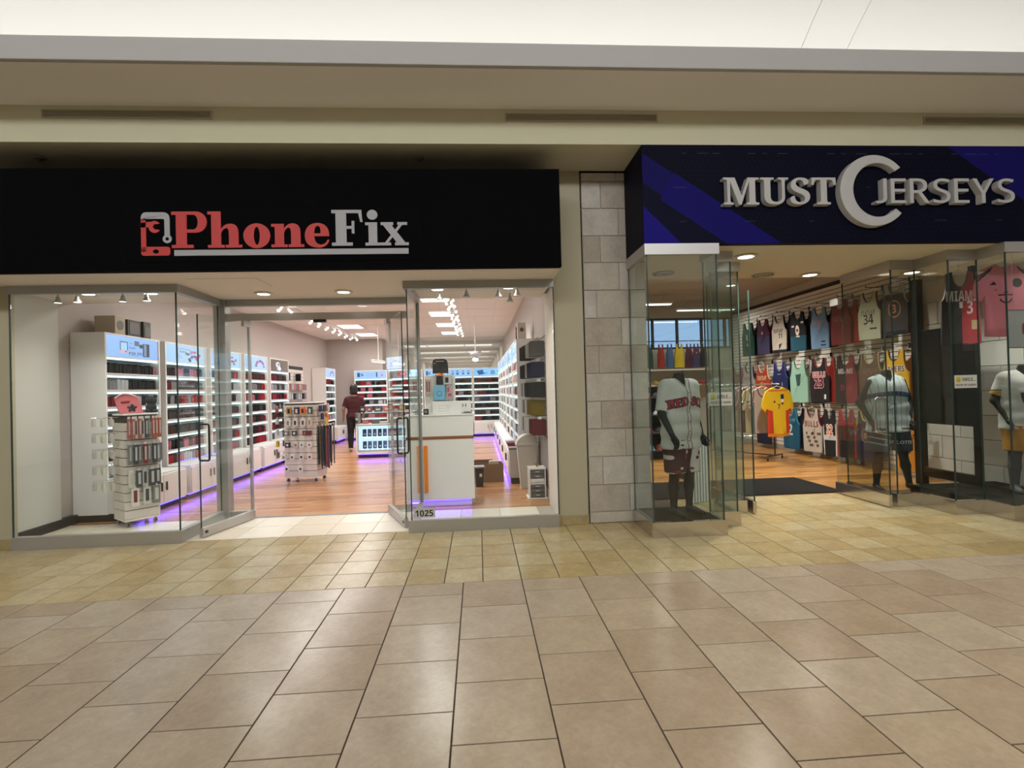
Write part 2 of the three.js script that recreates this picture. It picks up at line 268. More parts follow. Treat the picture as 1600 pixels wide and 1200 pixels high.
// a wall-like box between two points of the plan
function slabBetween(x0, z0, x1, z1, y0, y1, t) {
  const l = Math.hypot(x1 - x0, z1 - z0); return new THREE.BoxGeometry(l, y1 - y0, t).rotateY(-Math.atan2(z1 - z0, x1 - x0)).translate((x0 + x1) / 2, (y0 + y1) / 2, (z0 + z1) / 2);
}
function glassRun(parent, pts, y0, y1, opt = {}) {
  const { glass = M.glass, plinth = 0.13, head = 0.085, pt = 0.07, pm = M.brushed, hm = M.alu, edges = true } = opt;
  for (let i = 0; i + 1 < pts.length; i++) {
    const [a, b] = [pts[i], pts[i + 1]], l = Math.hypot(b[0] - a[0], b[1] - a[1]), e = pt / 2 / l, ex = (b[0] - a[0]) * e, ez = (b[1] - a[1]) * e;
    mesh('pane', slabBetween(a[0] + ex * 0.3, a[1] + ez * 0.3, b[0] - ex * 0.3, b[1] - ez * 0.3, y0 + plinth, y1 - head, 0.01), glass, parent);
    const q = Math.abs(b[0] - a[0]) > Math.abs(b[1] - a[1]) ? 1 : -1, ua = i ? q : 0, ub = i + 2 < pts.length ? q : 0;   // the runs along the front turn the corner, the others stop short of it
    mesh('plinth', slabBetween(a[0] - ex * ua, a[1] - ez * ua, b[0] + ex * ub, b[1] + ez * ub, y0, y0 + plinth, pt), pm, parent);
    mesh('head_rail', slabBetween(a[0] - ex * ua, a[1] - ez * ua, b[0] + ex * ub, b[1] + ez * ub, y1 - head, y1, pt), hm, parent);
  }
  if (edges) pts.forEach(([x, z]) => mesh('glass_edge', bx(x - 0.006, x + 0.006, y0 + plinth, y1 - head, z - 0.006, z + 0.006), M.edge, parent));
}
function pullHandle(parent, h = 0.36, y = 1.0, side = 1) {   // a D shaped pull, in the door's own plane coordinates: x along the door, z out of it
  mesh('handle', tube([[0, y - h / 2, 0.006 * side], [0, y - h / 2, 0.05 * side], [0, y - h / 2 + 0.03, 0.062 * side], [0, y + h / 2 - 0.03, 0.062 * side], [0, y + h / 2, 0.05 * side], [0, y + h / 2, 0.006 * side]], 0.011, 40, 8, 0.2), M.darkPlastic, parent);
}
// ---------------------------------------------------------------- phone shop front
{
  const so = setting('trim_5', 'white painted soffit over the phone shop windows');
  mesh('soffit_board', uvm(bx(-5.2, 0.872, 2.752, 2.80, -6.82, -5.2)), M.shopWhite, so);
  mesh('header', uvm(bx(-5.2, 0.96, 2.80, 3.5, -6.9, -6.78)), M.shopWhite, so);
  mesh('hatch_frame', [bx(-2.95, -2.25, 2.7505, 2.7525, -5.475, -5.47), bx(-2.255, -2.25, 2.7505, 2.7525, -5.9, -5.47)], M.greyPlastic, so);
  const w1 = setting('window_1', 'glass display window with the small tower stand behind it'); glassRun(w1, [[-4.875, -5.735], [-3.2, -5.735], [-3.2, -6.62]], 0, 2.752);
  const w2 = setting('window_2', 'glass display window with the street number 1025'); glassRun(w2, [[0.865, -5.735], [-0.76, -5.735], [-0.76, -6.66]], 0, 2.752);
  const fr = setting('trim_6', 'brushed aluminium frame around the double doors of the phone shop');
  mesh('post', rbx(-3.27, -3.13, 0, 2.752, -6.79, -6.65, 0.004), M.alu, fr); mesh('post', rbx(-0.785, -0.735, 0, 2.752, -6.75, -6.69, 0.004), M.alu, fr);
  mesh('jamb', rbx(-2.885, -2.855, 0, 2.50, -6.74, -6.70, 0.003), M.alu, fr); mesh('jamb', rbx(-1.13, -1.10, 0, 2.50, -6.74, -6.70, 0.003), M.alu, fr);
  mesh('transom_bar', rbx(-3.13, -0.80, 2.485, 2.575, -6.76, -6.68, 0.004), M.brushed, fr); mesh('head_rail', rbx(-3.13, -0.80, 2.67, 2.752, -6.76, -6.68, 0.004), M.alu, fr);
  mesh('transom_pane', bx(-3.13, -0.80, 2.575, 2.67, -6.725, -6.715), M.glass, fr);
  for (const [a, b] of [[-3.13, -2.885], [-1.10, -0.80]]) { mesh('side_pane', bx(a, b, 0.1, 2.485, -6.725, -6.715), M.glass, fr); mesh('sill', rbx(a, b, 0, 0.1, -6.75, -6.69, 0.003), M.alu, fr); }
  mesh('door_sensor', rbx(-2.06, -1.90, 2.45, 2.487, -6.72, -6.67, 0.006), M.darkPlastic, fr);
  mesh('threshold', bx(-2.855, -1.13, 0.0, 0.009, -6.76, -6.70), M.greyPlastic, fr);
  for (const [hx, hz, tx, tz, n, l, hs] of [[-2.84, -6.685, -3.045, -5.845, 'door_1', 'open glass door folded back against the tower stand window', -1], [-1.16, -6.685, -0.845, -5.905, 'door_2', 'open glass door folded back against the window with the street number', 1]]) {
    const d = setting(n, l), len = Math.hypot(tx - hx, tz - hz); d.position.set(hx, 0, hz); d.rotation.y = -Math.atan2(tz - hz, tx - hx);
    mesh('pane', bx(0.01, len - 0.006, 0.11, 2.45, -0.005, 0.005), M.glass, d); mesh('bottom_rail', rbx(0, len, 0.012, 0.115, -0.024, 0.024, 0.004), M.brushed, d); mesh('top_patch', rbx(0, 0.14, 2.40, 2.47, -0.02, 0.02, 0.003), M.brushed, d);
    mesh('glass_edge', bx(len - 0.008, len, 0.11, 2.45, -0.006, 0.006), M.edge, d); mesh('lock', [rbx(len - 0.07, len - 0.03, 0.05, 0.08, 0.02, 0.03, 0.003), rbx(len - 0.07, len - 0.03, 0.05, 0.08, -0.03, -0.02, 0.003)], M.darkPlastic, d);
    const h = new THREE.Group(); h.name = 'pull'; h.position.x = len - 0.07; d.add(h); pullHandle(h, 0.4, 1.04, 1); pullHandle(h, 0.4, 1.04, -1);
  }
  // street number on the glass
  const num = mesh('street_number', new THREE.PlaneGeometry(0.235, 0.105).translate(-0.625, 0.205, -5.728), mat(0xffffff, 0.6, 0, { map: canvasTex(256, 112, (c, w, h) => { c.fillStyle = '#c9c7c2'; c.fillRect(0, 0, w, h); c.fillStyle = '#0b0b0b'; c.font = 'bold 100px sans-serif'; c.textAlign = 'center'; c.textBaseline = 'middle'; c.fillText('1025', w / 2, h / 2 + 4, w - 12); }) }));
  tag(num, 'street number 1025 sticker at the foot of the window', 'sticker');
  // lamps in the soffit
  const disc = glow(1, 0.93, 0.84, 9), trimM = mat([0.72, 0.68, 0.6], 0.4);
  [[-2.5, -6.27, 'round recessed downlight over the doors, beside the ceiling hatch'], [-1.56, -6.22, 'round recessed downlight over the doors, above the open leaf next to the white desk'], [-4.37, -6.12, 'round downlight in the tower stand window, beside the pale wall'], [-3.7, -6.13, 'round downlight in the tower stand window, at the glass corner'], [-0.45, -6.14, 'round downlight in the 1025 window, above the white desk'], [0.39, -6.09, 'round downlight in the 1025 window, above the swing bin']].forEach(([x, z, l]) => {
    const t = thing('downlight', l, 'light', [x, 2.752, z], 0, 'downlights in the phone shop soffit');
    mesh('ring', lathe([[0.066, 0.0], [0.10, -0.002], [0.105, -0.008], [0.085, -0.022], [0.066, -0.016]], 28), trimM, t); mesh('lamp', cyl(0.066, 0.066, 0.01, 0, -0.012, 0, 24), disc, t);
    spotLight(x, 2.728, z, x, 0, z, lin(1, 0.93, 0.84), L.phoneSpot, 1.1, 0.8, 3);
  });
  [[-4.69, -6.09], [-4.47, -6.07], [-3.98, -6.07], [-3.71, -6.05], [-0.43, -6.22], [-0.11, -6.11], [0.27, -6.1], [0.49, -6.04], [0.43, -6.45]].forEach(([x, z], i) => {
    const t = thing('spot_head', 'grey spot head on the window soffit, ' + ['first from the pale wall', 'second from the pale wall', 'second from the glass corner', 'at the glass corner of the tower stand window', 'above the white desk', 'second of the row starting above the white desk', 'third of the row starting above the white desk', 'last of the row near the olive pilaster', 'set further back near the olive pilaster'][i], 'spotlight', [x, 2.752, z - 0.03], 0, 'spot heads in the phone shop windows');
    mesh('stem', cyl(0.007, 0.007, 0.05, 0, -0.025, 0, 8), M.greyPlastic, t); const h = mesh('head', lathe([[0.001, 0.035], [0.018, 0.032], [0.022, 0.0], [0.04, -0.03], [0.042, -0.036]], 18).translate(0, -0.075, 0), M.alu, t);
    mesh('lamp', cyl(0.034, 0.034, 0.006, 0, -0.106, 0, 16), glow(1, 0.92, 0.82, i < 4 ? 3.2 : 0.25), h);
  });
}
// ---------------------------------------------------------------- the black sign
const fonts = {}; for (const k of ['sans_bold', 'serif_bold', 'sans_regular']) fonts[k] = await new FontLoader().loadAsync('fonts/droid/droid_' + k + '.typeface.json');
{
  const s = thing('shop_sign', 'wide black shop sign with red and grey lettering and a phone emblem', 'sign', [0, 0, 0]);
  mesh('board', rbx(-5.3, 0.868, 2.752, 3.735, -5.195, -5.12, 0.004), M.blackPaint, s); mesh('top_cover', bx(-5.3, 0.868, 3.70, 3.735, -5.79, -5.195), M.blackPaint, s);
  mesh('inset_panel', rbx(-3.30, -0.50, 2.835, 3.36, -5.13, -5.114, 0.002), M.blackPaint, s);
  const red = mat([0.50, 0.022, 0.016], 0.5), grey = mat([0.36, 0.36, 0.37], 0.5);
  // letters drawn from slabs, stems and bowls on a unit grid: x in cap heights, y 0..1
  const rect = (x0, x1, y0, y1) => poly([[x0, y0], [x1, y0], [x1, y1], [x0, y1]]);
  const ell = (cx, cy, rx, ry, hx, hy, hcx = cx) => { const e = new THREE.Shape(); e.absellipse(cx, cy, rx, ry, 0, 2 * PI); if (hx) { const h = new THREE.Path(); h.absellipse(hcx, cy, hx, hy, 0, 2 * PI); e.holes.push(h); } return e; };
  const bowl = (x0, x1, y0, y1, tx, ty) => { const r = (y1 - y0) / 2, e = new THREE.Shape(); e.moveTo(x0, y0); e.lineTo(x1 - r, y0); e.absarc(x1 - r, (y0 + y1) / 2, r, -PI / 2, PI / 2); e.lineTo(x0, y1); e.lineTo(x0, y0); const q = r - ty, h = new THREE.Path(); h.moveTo(x0, y0 + ty); h.lineTo(x1 - tx - q * 0.6, y0 + ty); h.absellipse(x1 - tx - q * 0.6, (y0 + y1) / 2, q * 0.6, q, -PI / 2, PI / 2); h.lineTo(x0, y1 - ty); e.holes.push(h); return e; };
  const archN = (x0, x1, h, w) => { const e = new THREE.Shape(); const r = (x1 - x0) * 0.42; e.moveTo(x0, h - 0.16); e.quadraticCurveTo(x0 + 0.1, h + 0.02, x1 - r, h + 0.01); e.quadraticCurveTo(x1, h, x1, h - 0.26); e.lineTo(x1, 0); e.lineTo(x1 - w, 0); e.lineTo(x1 - w, h - 0.28); e.quadraticCurveTo(x1 - w, h - 0.1, x1 - w - 0.07, h - 0.11); e.quadraticCurveTo(x0 + 0.04, h - 0.13, x0, h - 0.30); return e; };
  const glyph = {
    P: [[rect(0.12, 0.42, 0, 1), rect(0, 0.60, 0, 0.09), rect(0, 0.5, 0.91, 1), bowl(0.40, 0.98, 0.42, 1, 0.25, 0.09)], 1.0],
    h: [[rect(0.10, 0.37, 0, 1.0), rect(0, 0.3, 0.92, 1.0), rect(0, 0.47, 0, 0.08), archN(0.36, 0.86, 0.65, 0.27), rect(0.50, 0.96, 0, 0.08)], 0.99],
    o: [[ell(0.38, 0.325, 0.38, 0.345, 0.085, 0.25)], 0.79],
    n: [[rect(0.10, 0.36, 0, 0.65), rect(0, 0.3, 0.57, 0.65), rect(0, 0.46, 0, 0.08), archN(0.35, 0.83, 0.65, 0.27), rect(0.49, 0.93, 0, 0.08)], 0.95],
    e: [(() => { const e = new THREE.Shape(); e.moveTo(0.70, 0.30); e.lineTo(0.27, 0.30); e.quadraticCurveTo(0.28, 0.08, 0.46, 0.07); e.quadraticCurveTo(0.60, 0.08, 0.64, 0.20); e.lineTo(0.70, 0.20); e.quadraticCurveTo(0.64, -0.02, 0.38, -0.02); e.quadraticCurveTo(0, 0, 0, 0.32); e.quadraticCurveTo(0.02, 0.66, 0.37, 0.67); e.quadraticCurveTo(0.70, 0.66, 0.70, 0.30); const h = new THREE.Path(); h.moveTo(0.27, 0.38); h.lineTo(0.45, 0.38); h.quadraticCurveTo(0.46, 0.59, 0.37, 0.59); h.quadraticCurveTo(0.27, 0.58, 0.27, 0.38); e.holes.push(h); return [e]; })(), 0.74],
    F: [[rect(0.12, 0.44, 0, 1), rect(0, 0.62, 0, 0.09), rect(0, 0.90, 0.91, 1), poly([[0.80, 0.91], [0.90, 0.91], [0.93, 0.66], [0.86, 0.66]]), rect(0.44, 0.66, 0.47, 0.55), rect(0.60, 0.68, 0.34, 0.69)], 1.0],
    i: [[rect(0.10, 0.36, 0, 0.65), rect(0, 0.3, 0.57, 0.65), rect(0, 0.46, 0, 0.08), ell(0.22, 0.86, 0.16, 0.14)], 0.47],
    x: [[poly([[0.04, 0.60], [0.30, 0.60], [0.76, 0.05], [0.50, 0.05]]), poly([[0.57, 0.60], [0.67, 0.60], [0.19, 0.05], [0.09, 0.05]]), rect(0, 0.38, 0.57, 0.65), rect(0.50, 0.80, 0.57, 0.65), rect(0, 0.30, 0, 0.08), rect(0.42, 0.84, 0, 0.08)], 0.84],
  };
  const word = (txt, x0, x1, y0, h, m) => {
    const total = [...txt].reduce((a, c) => a + glyph[c][1], 0); let x = 0; const sx = (x1 - x0) / total;
    for (const c of txt) { const g = join(glyph[c][0].map((q, i) => extrude(q, 0.012 + i * 0.0007, 0, 14))); g.scale(sx, h, 1).translate(x0 + x * sx, y0, -5.116); mesh('letter', g, m, s); x += glyph[c][1]; }
  };
  word('Phone', -2.875, -1.39, 2.965, 0.35, red); word('Fix', -1.38, -0.64, 2.975, 0.35, grey);
  mesh('underline', rbx(-2.855, -0.645, 2.892, 2.948, -5.116, -5.104, 0.002), grey, s);
  // the phone and wrench emblem
  const px = -3.155, py = 2.895;
  mesh('emblem_phone', [extrude(roundRect(0.265, 0.085, 0.03, px + 0.132, py + 0.043), 0.012), extrude(roundRect(0.045, 0.30, 0.01, px + 0.023, py + 0.19), 0.012), extrude(poly([[px, py + 0.27], [px + 0.09, py + 0.27], [px + 0.09, py + 0.325], [px, py + 0.315]]), 0.012)].map((g) => g.translate(0, 0, -5.116)), red, s);
  const wr = new THREE.Shape(); for (let i = 0; i <= 20; i++) { const a = 0.55 + i / 20 * (2 * PI - 1.1), q = [px + 0.125 + Math.cos(a) * 0.055, py + 0.275 + Math.sin(a) * 0.058]; i ? wr.lineTo(...q) : wr.moveTo(...q); } wr.lineTo(px + 0.12, py + 0.255); wr.lineTo(px + 0.108, py + 0.275); wr.lineTo(px + 0.12, py + 0.298);
  mesh('emblem_wrench', extrude(wr, 0.012).translate(0, 0, -5.1155), red, s);
  const tb = new THREE.Shape(); tb.moveTo(px, py + 0.345); tb.quadraticCurveTo(px, py + 0.415, px + 0.05, py + 0.415); tb.lineTo(px + 0.20, py + 0.415); tb.quadraticCurveTo(px + 0.262, py + 0.415, px + 0.262, py + 0.35); tb.lineTo(px + 0.262, py + 0.19); tb.lineTo(px + 0.215, py + 0.19); tb.lineTo(px + 0.215, py + 0.335); tb.quadraticCurveTo(px + 0.215, py + 0.352, px + 0.195, py + 0.352); tb.lineTo(px, py + 0.352);
  mesh('emblem_cable', [extrude(tb, 0.012), extrude(ell(px + 0.238, py + 0.16, 0.042, 0.042, 0.017, 0.017), 0.012)].map((g) => g.translate(0, 0, -5.116)), grey, s);
  mesh('emblem_button', extrude(ell(px + 0.135, py + 0.04, 0.026, 0.02), 0.004).translate(0, 0, -5.104), M.blackPaint, s);
}
// ---------------------------------------------------------------- jersey shop front
{
  const f = thing('shop_sign', 'navy shop fascia with violet bands and raised grey letters around a large C', 'sign');
  const X0 = 1.72, X1 = 8.0, Y0 = 2.967, Y1 = 3.983;
  const print = canvasTex(2048, 332, (c, w, h) => {
    const X = (x) => (x - X0) / (X1 - X0) * w, Y = (y) => (Y1 - y) / (Y1 - Y0) * h;
    c.fillStyle = '#050619'; c.fillRect(0, 0, w, h);
    c.fillStyle = '#090b24'; for (let j = 0; j < 22; j++) for (let i = 0; i < 120; i++) { c.beginPath(); c.arc(i * 18 + (j % 2) * 9, j * 16 + 6, 5, 0, 7); c.fill(); }
    const band = (pts, col) => { c.fillStyle = col; c.beginPath(); pts.forEach(([x, y], i) => (i ? c.lineTo(X(x), Y(y)) : c.moveTo(X(x), Y(y)))); c.fill(); };
    band([[1.72, 3.90], [3.18, 2.96], [2.12, 2.96], [1.72, 3.30]], '#120f55'); band([[1.72, 3.60], [2.65, 2.96], [2.12, 2.96], [1.72, 3.32]], '#0a0b26'); band([[1.72, 3.36], [2.12, 2.96], [1.72, 2.96]], '#1a1478');
    band([[2.05, 3.70], [3.18, 2.96], [2.60, 2.96], [1.90, 3.42]], '#140f62'); band([[5.0, 3.99], [6.3, 3.99], [8, 2.9], [6.6, 2.9]], '#130f5c');
    c.fillStyle = '#4c4c66'; for (const y of [3.90, 3.55, 3.20]) for (let i = 0; i < 26; i++) { const x = 1.8 + ((i * 37.7 + y * 91) % 60) / 10; if (i % 3 === 0 || y > 3.8) c.fillRect(X(x), Y(y), 14 + (i * 7) % 34, 1.6); }
  });
  const face = new THREE.BoxGeometry(X1 - X0, Y1 - Y0, 0.02).translate((X0 + X1) / 2, (Y0 + Y1) / 2, -5.13);
  mesh('fascia_panel', face, new THREE.MeshPhysicalMaterial({ map: print, roughness: 0.6, specularIntensity: 0.2 }), f);
  mesh('fascia_return', [bx(1.72, 1.74, Y0, Y1, -5.76, -5.14), bx(1.74, 8, Y0, Y1, -5.2, -5.14)], new THREE.MeshPhysicalMaterial({ color: lin(0.004, 0.0035, 0.012), roughness: 0.6, specularIntensity: 0.2 }), f);
  const lm = mat([0.50, 0.495, 0.48], 0.45), lettering = (txt, font, x0, x1, y0, h, d, bev, sc) => {
    let gs = [...txt].map((ch) => { const g = new TextGeometry(ch, { font: fonts[font], size: 1, depth: 0.5, curveSegments: 6, bevelEnabled: false }); g.computeBoundingBox(); return g; });
    const caps = [...txt].map((ch, i) => gs[i].boundingBox.clone()), tot = caps.reduce((a, b) => a + (b.max.x - b.min.x) + sc, -sc), k = (x1 - x0) / tot; let x = x0;
    gs.forEach((g, i) => { const b = caps[i]; g.translate(-b.min.x, -b.min.y, 0).scale(k, h / (b.max.y - b.min.y), d / 0.5).translate(x, y0, -5.12); mesh('letter', g, lm, f); x += (b.max.x - b.min.x + sc) * k; });
  };
  lettering('MUST', 'serif_bold', 2.53, 3.72, 3.345, 0.275, 0.07, 0, 0.06); lettering('JERSEYS', 'sans_regular', 4.15, 5.685, 3.355, 0.255, 0.07, 0, 0.13);
  const C = new THREE.Shape(), cx = 4.135, cy = 3.485; for (let i = 0; i <= 40; i++) { const a = 0.72 + i / 40 * (2 * PI - 1.44), q = [cx + Math.cos(a) * 0.365, cy + Math.sin(a) * 0.36]; i ? C.lineTo(...q) : C.moveTo(...q); }
  for (let i = 40; i >= 0; i--) { const a = 0.80 + i / 40 * (2 * PI - 1.60); C.lineTo(cx + 0.035 + Math.cos(a) * 0.275, cy + 0.005 + Math.sin(a) * 0.285); }
  mesh('letter', extrude(C, 0.07, 0.008, 4).translate(0, 0, -5.12), lm, f);
  // soffit, stepped glass wall and doors
  const so = setting('trim_7', 'tan soffit over the glass entrance of the jersey shop');
  mesh('soffit_board', uvm(bx(1.742, 8, 2.968, 3.04, -6.82, -5.2)), M.jerseySoffit, so); mesh('header', bx(1.2, 7, 3.04, 3.75, -6.82, -6.74), M.jerseySoffit, so);
  const opt = { glass: M.glassGreen, plinth: 0.155, head: 0.11, pt: 0.05, pm: M.mirrorSteel, hm: M.brushed };
  const g1 = setting('window_3', 'stepped glass vitrine beside the limestone pier'); glassRun(g1, [[1.735, -5.74], [1.735, -5.115], [2.46, -5.115], [2.46, -5.43], [2.765, -5.43], [2.765, -5.92], [3.10, -5.92], [3.10, -6.75]], 0, 2.967, opt);
  const g2 = setting('window_4', 'stepped glass wall in front of the black display board'); glassRun(g2, [[5.01, -6.75], [5.01, -5.92], [5.315, -5.92], [5.315, -5.47], [5.655, -5.47], [5.655, -5.15], [7.4, -5.15]], 0, 2.967, { ...opt, glass: M.glassSmoke });
  for (const [hx, hz, tx, tz, n, l] of [[3.165, -6.76, 3.19, -5.85, 'door_3', 'open glass door beside the stepped vitrine'], [4.86, -6.77, 4.87, -5.86, 'door_4', 'open glass door in front of the bare-armed mannequin']]) {
    const d = setting(n, l), len = Math.hypot(tx - hx, tz - hz); d.position.set(hx, 0, hz); d.rotation.y = -Math.atan2(tz - hz, tx - hx);
    mesh('pane', bx(0.01, len - 0.006, 0.15, 2.62, -0.005, 0.005), n === 'door_4' ? M.glassSmoke : M.glassGreen, d); mesh('bottom_rail', rbx(0, len, 0.015, 0.155, -0.022, 0.022, 0.003), M.mirrorSteel, d); mesh('top_patch', rbx(0, 0.15, 2.55, 2.64, -0.02, 0.02, 0.003), M.brushed, d);
    mesh('glass_edge', bx(len - 0.01, len, 0.15, 2.62, -0.007, 0.007), M.edge, d);
    const h = new THREE.Group(); h.name = 'pull'; h.position.x = len - 0.1; d.add(h);
    for (const s of [-1, 1]) mesh('handle', tube([[0, 0.9, 0.006 * s], [0, 0.9, 0.06 * s], [0, 0.93, 0.075 * s], [0, 1.28, 0.075 * s], [0, 1.31, 0.06 * s], [0, 1.31, 0.006 * s]], 0.012, 40, 8, 0.2), M.chrome, h);
  }
}
// ---------------------------------------------------------------- phone shop: room
{
  const st = (n, g, m, l) => struct(mesh(n, g, m), l);
  st('wall_left', uvm(bx(-5.26, -5.12, 0, 3.5, -18.1, -5.81)), M.shopWall, 'taupe side wall of the phone shop behind the lit shelves');
  st('wall_window', uvm(rbx(-5.12, -5.06, 0, 2.752, -6.6, -5.78, 0.003)), M.greenWall, 'pale wall panel at the side of the tower stand window');
  st('wall_right', uvm(bx(0.96, 1.08, 0, 3.5, -43.1, -5.8)), M.shopWall, 'taupe side wall of the phone shop behind the slat panel');
  st('wall_back', uvm(bx(-5.12, -3.25, 0, 3.5, -18.1, -18.0)), M.shopWall, 'taupe back wall of the phone shop');
  st('wall_partition', uvm(bx(-3.25, 0.96, 0, 2.3, -18.1, -18.0)), M.shopWall, 'low partition behind the back wall shelf units');
  st('wall_rear', uvm(bx(-3.37, -3.25, 0, 3.5, -43, -18.1)), M.shopWall, 'side wall of the rear hall beyond the partition'); st('wall_rear', uvm(bx(-3.25, 0.96, 0, 3.5, -43.1, -43)), M.shopWall, 'end wall of the rear hall'); st('floor', bx(-3.25, 0.96, -0.05, 0.001, -43, -18.1), M.white, 'white floor of the rear hall');  // unseen rear floor is lightened to brighten the ceiling above it
  st('baseboard_left', rbx(-5.12, -5.045, 0, 0.11, -6.84, -5.80, 0.004), M.darkBase, 'black baseboard in the tower stand window');
  st('baseboard_right', rbx(0.935, 0.96, 0, 0.14, -8.55, -6.80, 0.004), M.white, 'white baseboard under the slat panel');
  st('wall_return', uvm(rbx(0.905, 0.96, 0, 2.752, -6.82, -5.80, 0.003)), M.shopWhite, 'white return wall beside the 1025 window');
  const ce = setting('ceiling', 'suspended ceiling of the phone shop'); mesh('ceiling_deck', bx(-5.12, 0.96, 3.42, 3.5, -18, -6.8), M.shopCeil, ce);
  const g = uvm(rbx(-0.304, 0.304, 3.383, 3.395, -0.607, 0.607, 0.004, 1), 1), lamps = new Set(), LX = [-3.45, -0.82];
  for (let i = 0; i < 10; i++) for (let k = 0; k < 9; k++) { const x = -4.8 + i * 0.614, z = -7.43 - k * 1.222; const t = mesh('ceiling_tile', g, M.shopCeil, ce); t.position.set(x, 0, z); }
  for (let i = 0; i <= 10; i++) mesh('grid_bar', bx(-5.107 + i * 0.614 - 0.008, -5.107 + i * 0.614 + 0.008, 3.378, 3.40, -18, -6.8), M.tbar, ce);
  for (let k = 0; k <= 9; k++) mesh('grid_bar', bx(-5.1, 0.95, 3.379, 3.40, -6.82 - k * 1.222 - 0.008, -6.82 - k * 1.222 + 0.008), M.tbar, ce);
  { const rc = setting('ceiling', 'ceiling of the rear hall with cross beams and lit bands'); mesh('ceiling_deck', bx(-3.25, 0.96, 3.39, 3.5, -43, -18), M.shopCeil, rc); for (let k = 0; k < 7; k++) { const z = -19.2 - k * 3.6; mesh('cross_beam', bx(-3.25, 0.96, 3.27, 3.39, z - 0.3, z), M.shopCeil, rc); mesh('light_band', bx(-2.9, 0.6, 3.375, 3.389, z - 2.3, z - 1.2), glow(1, 0.96, 0.86, 0.85), rc); areaLight(-1.15, 3.365, z - 1.75, -1.15, 0, z - 1.75, 3.5, 1.1, lin(1, 0.96, 0.86), 4); } for (const x of [-2.0, -0.5]) mesh('grid_bar', bx(x - 0.02, x + 0.02, 3.36, 3.39, -43, -18), M.tbar, rc); }
  const panelGlow = glow(1, 0.97, 0.90, 2.6);
  LX.forEach((x, i) => [-8.2, -10.3, -12.4, -14.45, -16.5].forEach((z, k) => {
    const t = thing('ceiling_light', 'lit ceiling panel, ' + ['first', 'second', 'third', 'fourth', 'fifth'][k] + ' from the front in the row ' + ['over the lit shelves', 'over the white desk'][i], 'light', [x, 3.378, z], 0, 'lit ceiling panels in the phone shop');
    mesh('frame', [bx(-0.30, 0.30, -0.008, 0, 0.38, 0.40), bx(-0.30, 0.30, -0.008, 0, -0.40, -0.38), bx(-0.30, -0.28, -0.008, 0, -0.38, 0.38), bx(0.28, 0.30, -0.008, 0, -0.38, 0.38)], M.tbar, t); mesh('diffuser', bx(-0.28, 0.28, -0.005, -0.001, -0.38, 0.38), panelGlow, t);
    areaLight(x, 3.366, z, x, 0, z, 0.56, 0.76, lin(1, 0.955, 0.90), L.troffer);
  }));
  [[-3.85, -10.4, -16.8, 'track of white spots beside the taupe wall'], [-0.50, -9.2, -16.2, 'track of white spots beside the ceiling panels over the white desk']].forEach(([x, z0, z1, l], i) => {
    const t = thing('track_light', l, 'track light', [x, 3.378, 0], 0, 'track lights on the phone shop ceiling'); mesh('rail', bx(-0.017, 0.017, -0.03, 0, z1, z0), M.white, t);
    const n = 20; for (let k = 0; k < n; k++) {
      const z = z0 + (z1 - z0) * (k + 0.4) / n, s = k % 2 ? 1 : -1, h = mesh('spot_head', [rod([0, -0.03, z], [0, -0.08, z], 0.006), new THREE.CylinderGeometry(0.026, 0.034, 0.10, 12).rotateX(0).rotateZ(s * 0.7).translate(s * 0.03, -0.11, z)], M.white, t);
      mesh('lamp', new THREE.SphereGeometry(0.03, 10, 8).translate(s * 0.066, -0.152, z), glow(1, 0.95, 0.88, 7), h);
      if (k % 6 === 1) spotLight(x + s * 0.09, 3.19, z, x + s * 1.4, 0.9, z, lin(1, 0.95, 0.88), 10, 0.8, 0.8, 2);
    }
  });
  for (const [x, z, y, l] of [[-2.75, -14.6, 2.42, 'white pendant bar lamp hanging above the glass counter'], [-2.35, -15.6, 2.40, 'white pendant bar lamp hanging behind the glass counter']]) {
    const t = thing('pendant_lamp', l, 'pendant lamp', [x, y, z]); mesh('rod', cyl(0.012, 0.012, 3.38 - y, 0, (3.38 - y) / 2, 0, 8), M.white, t); mesh('shade', rbx(-0.19, 0.19, -0.03, 0.03, -0.07, 0.07, 0.015).rotateZ(-0.12), M.white, t); mesh('diffuser', bx(-0.17, 0.17, -0.04, -0.03, -0.05, 0.05).rotateZ(-0.12), glow(1, 0.95, 0.86, 3), t);
  }
  const pf = thing('ceiling_fan_lamp', 'frosted glass lamp on a thin rod under the rear ceiling', 'pendant lamp', [-0.05, 2.42, -13.2]);
  mesh('rod', cyl(0.01, 0.01, 0.85, 0, 0.53, 0, 8), M.white, pf); mesh('shade', lathe([[0.02, 0.12], [0.15, 0.10], [0.14, 0.02], [0.05, -0.04]], 20), mat([0.72, 0.72, 0.75], 0.25), pf); mesh('lamp', new THREE.SphereGeometry(0.085, 16, 12).scale(1, 0.7, 1).translate(0, -0.1, 0), glow(1, 0.97, 0.92, 1.2), pf); mesh('collar', lathe([[0.03, -0.03], [0.10, -0.05], [0.04, -0.07]], 18), M.chrome, pf);
}
